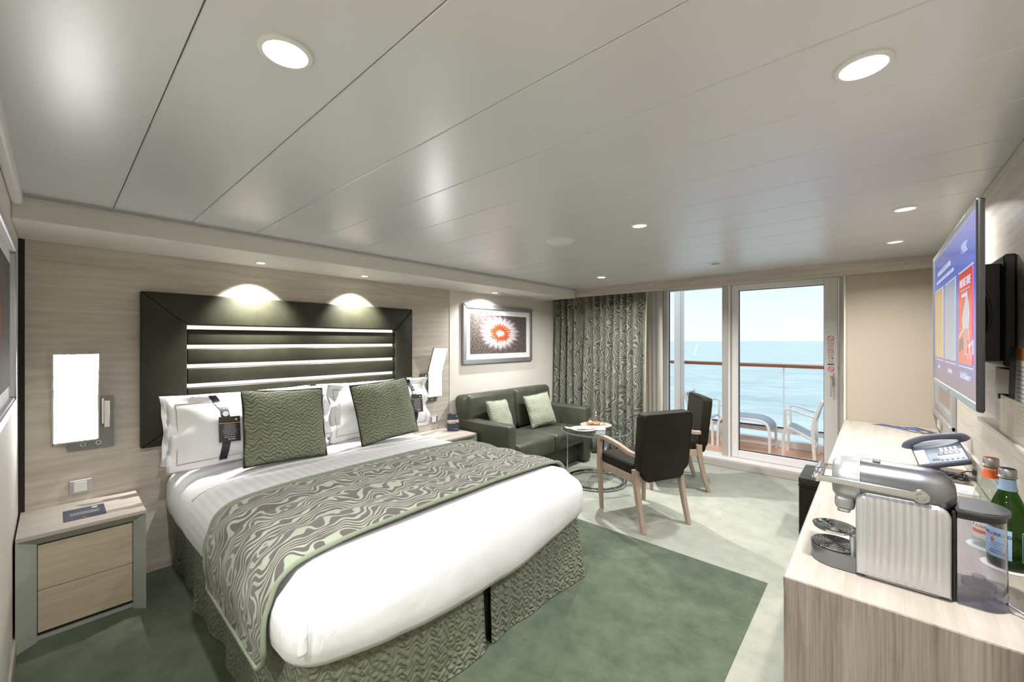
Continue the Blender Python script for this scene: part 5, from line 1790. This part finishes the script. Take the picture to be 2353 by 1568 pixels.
face = pb('keypad_plate', 0.048, 0.178, -0.068, 0.045, 0.026, 0.0295, mat=M['phone_face'], bev=0.002)
pb('name_card', 0.006, 0.046, -0.066, 0.045, 0.026, 0.031, mat=M['paper'], bev=0.001)
for i in range(4):
    for j in range(3):
        pb('key', 0.100 + 0.017 * i, 0.111 + 0.017 * i, 0.008 + 0.012 * j, 0.017 + 0.012 * j, 0.029, 0.0325, mat=M['paper'], par=face, bev=0.001)
for i in range(5):
    pb('key', 0.088 + 0.018 * i, 0.096 + 0.018 * i, -0.056, -0.050, 0.029, 0.0315, mat=M['charcoal'], par=face)
    pb('key', 0.088 + 0.018 * i, 0.093 + 0.018 * i, -0.002, 0.002, 0.029, 0.0315, mat=M['charcoal'], par=face)
pb('label_strip', 0.080, 0.160, -0.036, -0.018, 0.029, 0.0305, mat=M['paper'], par=face)
pb('label_strip', 0.085, 0.165, -0.016, -0.008, 0.029, 0.0308, mat=M['charcoal'], par=face)
pb('logo', 0.058, 0.085, -0.050, -0.036, 0.029, 0.0302, mat=M['charcoal'], par=face)
bm = B()
hp = smooth_path([(-0.012, 0.082, 0.030), (0.0, 0.084, 0.050), (0.05, 0.084, 0.066), (0.10, 0.084, 0.068), (0.15, 0.084, 0.062), (0.195, 0.084, 0.050), (0.205, 0.082, 0.030)], 5)
n = len(hp)
ws = [0.046 - 0.012 * sin(pi * k / (n - 1)) for k in range(n)]
hs = [0.030 - 0.012 * sin(pi * k / (n - 1)) for k in range(n)]
sweep(bm, hp, ws, hs, (0, 1, 0.05), 12)
bm.transform(F)
obj('handset', bm, M['phone'], ph_, smooth=60)
co = ph_
bm = B()
pts = []
for k in range(150):
    a = k * 0.55
    pts.append((0.272 + 0.040 * cos(a * 0.31 + 0.4 * sin(a)) + 0.006 * cos(a * 3), 2.775 + 0.030 * sin(a * 0.27) + 0.006 * sin(a * 3), DKZ + 0.016 + 0.018 * (0.5 + 0.5 * sin(a * 1.3)) ))
tube(bm, smooth_path(pts, 2), 0.0026, 5)
co = obj('cord', bm, M['black'], ph_)
bm = B(); tube(bm, smooth_path([(0.29, 2.79, DKZ + 0.03), (0.315, 2.81, DKZ + 0.045), (0.33, 2.83, DKZ + 0.042), (XR - 0.010, 2.84, DKZ + 0.040)], 5), 0.0026, 6)
obj('lead', bm, M['black'], co)
obj('cord_plug', bx(XR - 0.012, XR - 0.001, 2.826, 2.854, DKZ + 0.028, DKZ + 0.052, 0.002), M['charcoal'], co)
npd = thing('notepad', (0.275, 2.62, DKZ), 'white notepad with a blue printed line beyond the coffee machine', 'notepad')
bm = B(); box(bm, 0.18, 0.325, 2.56, 2.70, DKZ + 0.0005, DKZ + 0.006); obj('pages', bm, M['paper'], npd)
bm = B(); box(bm, 0.205, 0.255, 2.585, 2.592, DKZ + 0.006, DKZ + 0.0066); box(bm, 0.275, 0.300, 2.585, 2.590, DKZ + 0.006, DKZ + 0.0066)
obj('printed_line', bm, flat('blue_print', (0.05, 0.10, 0.40), 0.5), npd)

# ------------------------------------------------------------------ coffee machine
CY0, CY1 = 1.478, 1.612
CYM = (CY0 + CY1) / 2
cm = thing('coffee_machine', (0.05, CYM, DKZ), 'silver ribbed capsule coffee machine with chrome handle and water tank, on the near desk end', 'coffee machine')
# ribbed side panels
def side_panel(y, sgn):
    pts = rrect(-0.040, 0.143, DKZ + 0.004, DKZ + 0.232, 0.030, 6)
    x0, x1, z0, z1 = -0.040, 0.143, DKZ + 0.004, DKZ + 0.232
    bm = B()
    nu, nv = 120, 16
    def fn(u, v):
        # rounded outline: squeeze the edge rows
        x = x0 + (x1 - x0) * u
        z = z0 + (z1 - z0 - 0.020 * u * 0) * v
        r = 0.028
        dx = min(u, 1 - u) * (x1 - x0)
        dz = (1 - v) * (z1 - z0)
        rib = 0.0
        if 0.010 < dx:
            env = min(1, (dx - 0.010) / 0.012) * min(1, max(0, v - 0.10) / 0.15) * min(1, (1 - v) / 0.04 if v > 0.96 else 1)
            rib = 0.0026 * env * abs(sin(pi * (x - x0 - 0.012) / 0.0145)) ** 0.6
        ed = 0.0
        for d in (dx, dz, v * (z1 - z0)):
            if d < 0.010:
                ed = max(ed, 0.010 - sqrt(max(0, 0.010 ** 2 - (0.010 - d) ** 2)))
        # round the upper corners in plan
        if dx < r and dz < r:
            q = sqrt((r - dx) ** 2 + (r - dz) ** 2)
            if q > r:
                k = r / q
                cxr = x0 + r if u < 0.5 else x1 - r
                x = cxr + (x - cxr) * k
                z = (z1 - r) + (z - (z1 - r)) * k
                ed = 0.010
            elif q > r - 0.010:
                ed = max(ed, 0.010 - sqrt(max(0, 0.010 ** 2 - (q - r + 0.010) ** 2)))
        return Vector((x, y + sgn * (rib - ed), z))
    grid(bm, fn, nu, nv * 2)
    obj('side_panel', bm, M['alu_side'], cm, smooth=45)
M['alu_side'] = flat('satin_aluminium', (0.60, 0.61, 0.635), 0.36, 0.85)
M['head_silver'] = flat('silver_head', (0.40, 0.41, 0.415), 0.35, 0.6)
side_panel(CY0 - 0.003, -1)
side_panel(CY1 + 0.003, 1)
bm = B()
prism(bm, rrect(-0.0385, 0.1415, DKZ + 0.003, DKZ + 0.230, 0.026, 6), CY0 + 0.006, CY1 - 0.006, 'y')
obj('body', bm, M['alu_side'], cm, smooth=45)
bm = B()
for k in range(9):
    box(bm, -0.022 + k * 0.0155, -0.014 + k * 0.0155, CY0 - 0.0045, CY0 - 0.003, DKZ + 0.016, DKZ + 0.0185)
obj('vent_slot', bm, M['print_grey'], cm)
# barrel along x
BZ = DKZ + 0.250
RB = 0.062
prof = [(0, -0.030), (RB, -0.030), (RB, 0.085), (RB * 0.98, 0.110), (RB * 0.90, 0.132), (RB * 0.72, 0.147), (RB * 0.45, 0.155), (0, 0.157)]
bm = B(); lathe(bm, prof, (0, CYM, BZ), 48, 'x')
obj('barrel', bm, M['gun'], cm, smooth=50)
prof = [(0, -0.094), (RB * 0.72, -0.093), (RB * 0.92, -0.084), (RB * 0.985, -0.066), (RB, -0.031), (0, -0.031)]
bm = B(); lathe(bm, prof, (0, CYM, BZ), 48, 'x')
hd_ = obj('brew_head', bm, M['head_silver'], cm, smooth=50)
bm = B(); box(bm, -0.088, -0.042, CYM - 0.040, CYM + 0.040, BZ - 0.085, BZ - 0.045, 0.012, 3)
obj('spout_block', bm, M['head_silver'], hd_, smooth=50)
bm = B(); box(bm, -0.083, -0.052, CYM - 0.022, CYM + 0.022, BZ - 0.098, BZ - 0.080, 0.006, 3)
obj('spout', bm, M['chrome'], hd_, smooth=50)
bm = B(); box(bm, -0.005, 0.012, CYM - 0.016, CYM + 0.016, BZ + RB - 0.004, BZ + RB + 0.0012, 0.002)
obj('slider_slot', bm, M['charcoal'], cm)
# U-shaped chrome lever
for yy in (CY0 - 0.006, CY1 + 0.006):
    bm = B()
    sweep(bm, [(0.088, yy, BZ + 0.002), (-0.02, yy, BZ + 0.004), (-0.125, yy, BZ + 0.006)], 0.009, [0.020, 0.018, 0.016])
    lv = obj('lever_arm', bm, M['chrome'], cm, smooth=40)
    bm = B(); lathe(bm, [(0, -0.004), (0.008, -0.004), (0.010, -0.001), (0.016, -0.001), (0.017, 0.004), (0.017, 0.010), (0, 0.010)] if yy < CYM else [(0, 0.008), (0.008, 0.008), (0.016, 0.005), (0.017, 0), (0.017, -0.006), (0, -0.006)], (0.088, yy - 0.004, BZ + 0.002), 28, 'y')
    obj('pivot', bm, M['chrome'], lv, smooth=50)
bm = B(); cyl(bm, (-0.125, CY0 - 0.012, BZ + 0.006), 0.0125, CY1 - CY0 + 0.024, 24, 'y', 0.003)
obj('lever_grip', bm, M['chrome'], cm, smooth=50)
# drip tray and cup support
def half_round(bm, cx_, r, z0, z1, xback):
    pts = [(cx_ + r * cos(a), CYM + r * sin(a)) for a in [pi / 2 + pi * k / 24 for k in range(25)]]
    pts += [(xback, CYM - r), (xback, CYM + r)]
    prism(bm, pts, z0, z1)
bm = B(); half_round(bm, -0.085, 0.062, DKZ + 0.002, DKZ + 0.046, -0.040)
tr = obj('drip_tray', bm, M['gun'], cm, smooth=40)
def grate(cz, r, par):
    bm = B(); cyl(bm, (-0.088, CYM, cz - 0.003), r, 0.002, 40)
    g_ = obj('grate_base', bm, M['black'], par)
    bm = B()
    for q in (1.0, 0.84, 0.68, 0.52, 0.36, 0.20):
        lathe(bm, [(r * q - 0.0016, 0), (r * q, 0.0016), (r * q + 0.0004, 0), (r * q - 0.0016, 0)], (-0.088, CYM, cz - 0.001), 36)
    for k in range(4):
        box(bm, -r, r, -0.0007, 0.0007, -0.001, 0.0006, mtx=Matrix.Translation((-0.088, CYM, cz)) @ Matrix.Rotation(k * pi / 4, 4, 'Z'))
    obj('grate_rings', bm, M['chrome'], par, smooth=60)
grate(DKZ + 0.0495, 0.056, tr)
bm = B(); lathe(bm, [(0.046, 0.0), (0.052, 0.003), (0.053, 0.008), (0.050, 0.008), (0.046, 0.003)], (-0.090, CYM, DKZ + 0.092), 40)
box(bm, -0.052, -0.036, CYM - 0.030, CYM + 0.030, DKZ + 0.090, DKZ + 0.097, 0.002)
cs_ = obj('cup_support', bm, M['chrome'], cm, smooth=50)
bm = B(); cyl(bm, (-0.090, CYM, DKZ + 0.0925), 0.048, 0.002, 40)
obj('grate_base', bm, M['black'], cs_)
bm = B()
for q in (0.9, 0.75, 0.6, 0.45, 0.3, 0.15):
    lathe(bm, [(0.048 * q - 0.0014, 0), (0.048 * q, 0.0014), (0.048 * q + 0.0004, 0), (0.048 * q - 0.0014, 0)], (-0.090, CYM, DKZ + 0.0950), 36)
obj('grate_rings', bm, M['chrome'], cs_, smooth=60)
bm = B(); cyl(bm, (-0.047, CYM - 0.035, DKZ + 0.046), 0.0075, 0.048, 16)
obj('support_post', bm, M['satin'], cm, smooth=50)
# water tank
def tank_outline(k=1.0, dx=0.0):
    x0, x1 = 0.152 + dx, 0.243 - dx
    pts = [(x0, CYM - 0.062 * k), ]
    for a in [-pi / 2 + pi * q / 20 for q in range(21)]:
        pts.append((x1 - 0.050 + 0.050 * k * cos(a), CYM + 0.062 * k * sin(a)))
    pts.append((x0, CYM + 0.062 * k))
    return pts
bm = B()
lo = [bm.verts.new((a, b_, DKZ + 0.032)) for a, b_ in tank_outline()]
hi = [bm.verts.new((a, b_, DKZ + 0.212)) for a, b_ in tank_outline(0.94)]
for i in range(len(lo)):
    bm.faces.new((lo[i], lo[(i + 1) % len(lo)], hi[(i + 1) % len(lo)], hi[i]))
tk = obj('water_tank', bm, M['tank'], cm, smooth=50)
bm = B(); prism(bm, tank_outline(1.01), DKZ + 0.002, DKZ + 0.030)
obj('tank_base', bm, M['tank_base'], tk, smooth=40)
bm = B(); lathe(bm, [(0, 0.030), (0.030, 0.030), (0.030, 0.045), (0.012, 0.050), (0.012, 0.060), (0, 0.060)], (0.195, CYM, DKZ), 20)
obj('tank_valve', bm, M['tank_base'], tk, smooth=50)
bm = B(); prism(bm, tank_outline(1.03, -0.002), DKZ + 0.226, DKZ + 0.236)
bmesh.ops.bevel(bm, geom=[e_ for e_ in bm.edges if abs(e_.verts[0].co.z - e_.verts[1].co.z) < 1e-6], offset=0.003, segments=2, affect='EDGES')
obj('tank_lid', bm, M['charcoal'], cm, smooth=40)
bm = B(); prism(bm, tank_outline(0.96), DKZ + 0.212, DKZ + 0.226)
obj('lid_collar', bm, M['black'], cm, smooth=40)
obj('tank_spine', bx(0.144, 0.151, CYM - 0.055, CYM + 0.055, DKZ + 0.004, DKZ + 0.225, 0.002), M['black'], cm)
bm = B(); tube(bm, smooth_path([(0.236, CYM - 0.03, DKZ + 0.022), (0.262, 1.50, DKZ + 0.012), (0.285, 1.47, DKZ + 0.0055), (0.34, 1.42, DKZ + 0.0055)], 6), 0.0035, 8)
obj('power_cord', bm, M['gun'], cm, smooth=180)

# ------------------------------------------------------------------ bottles on paper coasters, loose cables
def bottle(name, x, y, glass, label, neck_mat, cap_mat, lab_mat, cup):
    t = thing(name, (x, y, DKZ + 0.002), label, 'bottle', 'water bottles behind the coffee machine')
    z = DKZ + 0.0025
    prof = [(0.0, 0.004), (0.030, 0.0), (0.038, 0.003), (0.0405, 0.010), (0.0405, 0.120), (0.0385, 0.124), (0.0405, 0.130), (0.040, 0.142), (0.036, 0.165), (0.027, 0.195), (0.019, 0.215), (0.0155, 0.235), (0.0145, 0.262), (0, 0.262)]
    bm = B(); lathe(bm, prof, (x, y, z), 40)
    obj('glass', bm, glass, t, smooth=60)
    bm = B(); lathe(bm, [(0.0185, 0.255), (0.0195, 0.258), (0.0165, 0.261), (0.0175, 0.264), (0.0175, 0.278), (0.016, 0.281), (0, 0.281)], (x, y, z), 32)
    cp = obj('cap', bm, M['cap'], t, smooth=40)
    bm = B(); cyl(bm, (x, y, z + 0.281), 0.0145, 0.0006, 28)
    obj('cap_print', bm, cap_mat, cp)
    bm = B(); lathe(bm, [(0.0196, 0.220), (0.0162, 0.238), (0.0158, 0.252)], (x, y, z), 32)
    obj('neck_label', bm, neck_mat, t, smooth=60)
    # curved body labels
    for (a0, a1, mat, nm) in lab_mat:
        bm = B(); lathe(bm, [(0.0409, 0.030), (0.0413, 0.031), (0.0413, 0.112), (0.0409, 0.113)], (x, y, z), 20, 'z', radians(a0), radians(a1))
        obj(nm, bm, mat, t, smooth=60)
    cup(t, x, y, z)
    return t
def arc_text(t, x, y, z, s, size, mid, step, mat, r=0.0418):
    for k, ch in enumerate(s):
        a = radians(mid + (k - (len(s) - 1) / 2) * step)
        n_ = Vector((cos(a), sin(a), 0))
        text(ch, size, (x + r * n_.x, y + r * n_.y, z), (-sin(a), cos(a), 0), (0, 0, 1), mat, t, 'lettering', depth=0.0003)
def green_print(t, x, y, z):
    arc_text(t, x, y, z + 0.095, 'S.PELLEGRINO', 0.0115, 222, 8.0, M['charcoal'])
    for k in range(6):
        bm = B(); lathe(bm, [(0.0413, 0.040 + k * 0.006), (0.0416, 0.0405 + k * 0.006), (0.0416, 0.0425 + k * 0.006), (0.0413, 0.043 + k * 0.006)], (x, y, z), 12, 'z', radians(205 + 4 * (k % 3)), radians(262 - 5 * (k % 2)))
        obj('small_print', bm, M['label_navy'] if k < 2 else flat('mid_blue_print%d' % k, (0.12, 0.25, 0.55), 0.6), t)
    a = radians(218)
    n_ = Vector((cos(a), sin(a), 0)); tt = Vector((-sin(a), cos(a), 0))
    bm = B()
    F = Matrix(((tt.x, 0, n_.x, x + 0.0414 * n_.x), (tt.y, 0, n_.y, y + 0.0414 * n_.y), (0, 1, 0, z + 0.078), (0, 0, 0, 1)))
    prism(bm, [((0.007 if k % 2 == 0 else 0.003) * sin(k * pi / 5), (0.007 if k % 2 == 0 else 0.003) * cos(k * pi / 5)) for k in range(10)], 0, 0.0006)
    bm.transform(F)
    obj('red_star', bm, M['red'], t)
    for (zz0, zz1) in ((0.034, 0.038), (0.106, 0.110)):
        bm = B(); lathe(bm, [(0.0413, zz0), (0.0416, zz0), (0.0416, zz1), (0.0413, zz1)], (x, y, z), 14, 'z', radians(302), radians(352))
        obj('label_border', bm, M['label_navy'], t)
    for (a0, a1) in ((302, 307), (346, 352)):
        bm = B(); lathe(bm, [(0.0413, 0.034), (0.0416, 0.034), (0.0416, 0.110), (0.0413, 0.110)], (x, y, z), 4, 'z', radians(a0), radians(a1))
        obj('label_border', bm, M['label_navy'], t)
def clear_print(t, x, y, z):
    arc_text(t, x, y, z + 0.085, 'ACQUA', 0.0125, 232, 15, M['red'])
    arc_text(t, x, y, z + 0.068, 'PANNA', 0.0125, 232, 15, M['red'])
    arc_text(t, x, y, z + 0.246, 'PANNA', 0.010, 232, 28, M['paper'], 0.0166)
    bm = B(); lathe(bm, [(0.0413, 0.046), (0.0416, 0.047), (0.0416, 0.056), (0.0413, 0.057)], (x, y, z), 18, 'z', radians(195), radians(275))
    obj('label_band', bm, M['orange'], t)
bottle('water_bottle', 0.285, 1.822, M['bottle_green'], 'green glass water bottle with a pale blue label, nearest the wall edge', M['label_blue'], M['label_navy'], [(172, 272, M['label_blue'], 'front_label'), (300, 354, M['label_blue'], 'side_label')], green_print)
bottle('water_bottle', 0.272, 1.955, M['bottle_clear'], 'clear glass water bottle with an orange cap and neck band', M['orange'], M['orange'], [(185, 285, M['paper'], 'front_label'), (330, 352, M['label_blue'], 'side_label')], clear_print)
for (x, y, lab) in ((0.285, 1.822, 'round white paper coaster under the green bottle'), (0.272, 1.955, 'round white paper coaster under the clear bottle')):
    t = thing('coaster', (x, y, DKZ), lab, 'coaster', 'coasters under the bottles')
    bm = B(); lathe(bm, [(0, 0), (0.052, 0), (0.053, 0.001), (0.052, 0.002), (0, 0.002)], (x, y, DKZ + 0.0003), 36)
    obj('disc', bm, M['paper'], t)
cb_ = thing('cable_bundle', (0.32, 1.70, DKZ), 'loose black power cables on the desk next to the green bottle', 'cables')
for k, pts in enumerate((((0.345, 1.80, 0.79), (0.325, 1.74, 0.765), (0.300, 1.69, 0.758), (0.318, 1.62, 0.757), (0.335, 1.50, 0.757)),
                         ((0.345, 1.77, 0.775), (0.315, 1.71, 0.758), (0.325, 1.64, 0.757), (0.340, 1.55, 0.757)),
                         ((0.345, 1.74, 0.80), (0.335, 1.68, 0.765), (0.30, 1.64, 0.757), (0.325, 1.58, 0.757), (0.342, 1.45, 0.757)))):
    bm = B(); tube(bm, smooth_path(pts, 6), 0.005, 8)
    obj('cable', bm, M['black'], cb_, smooth=180)
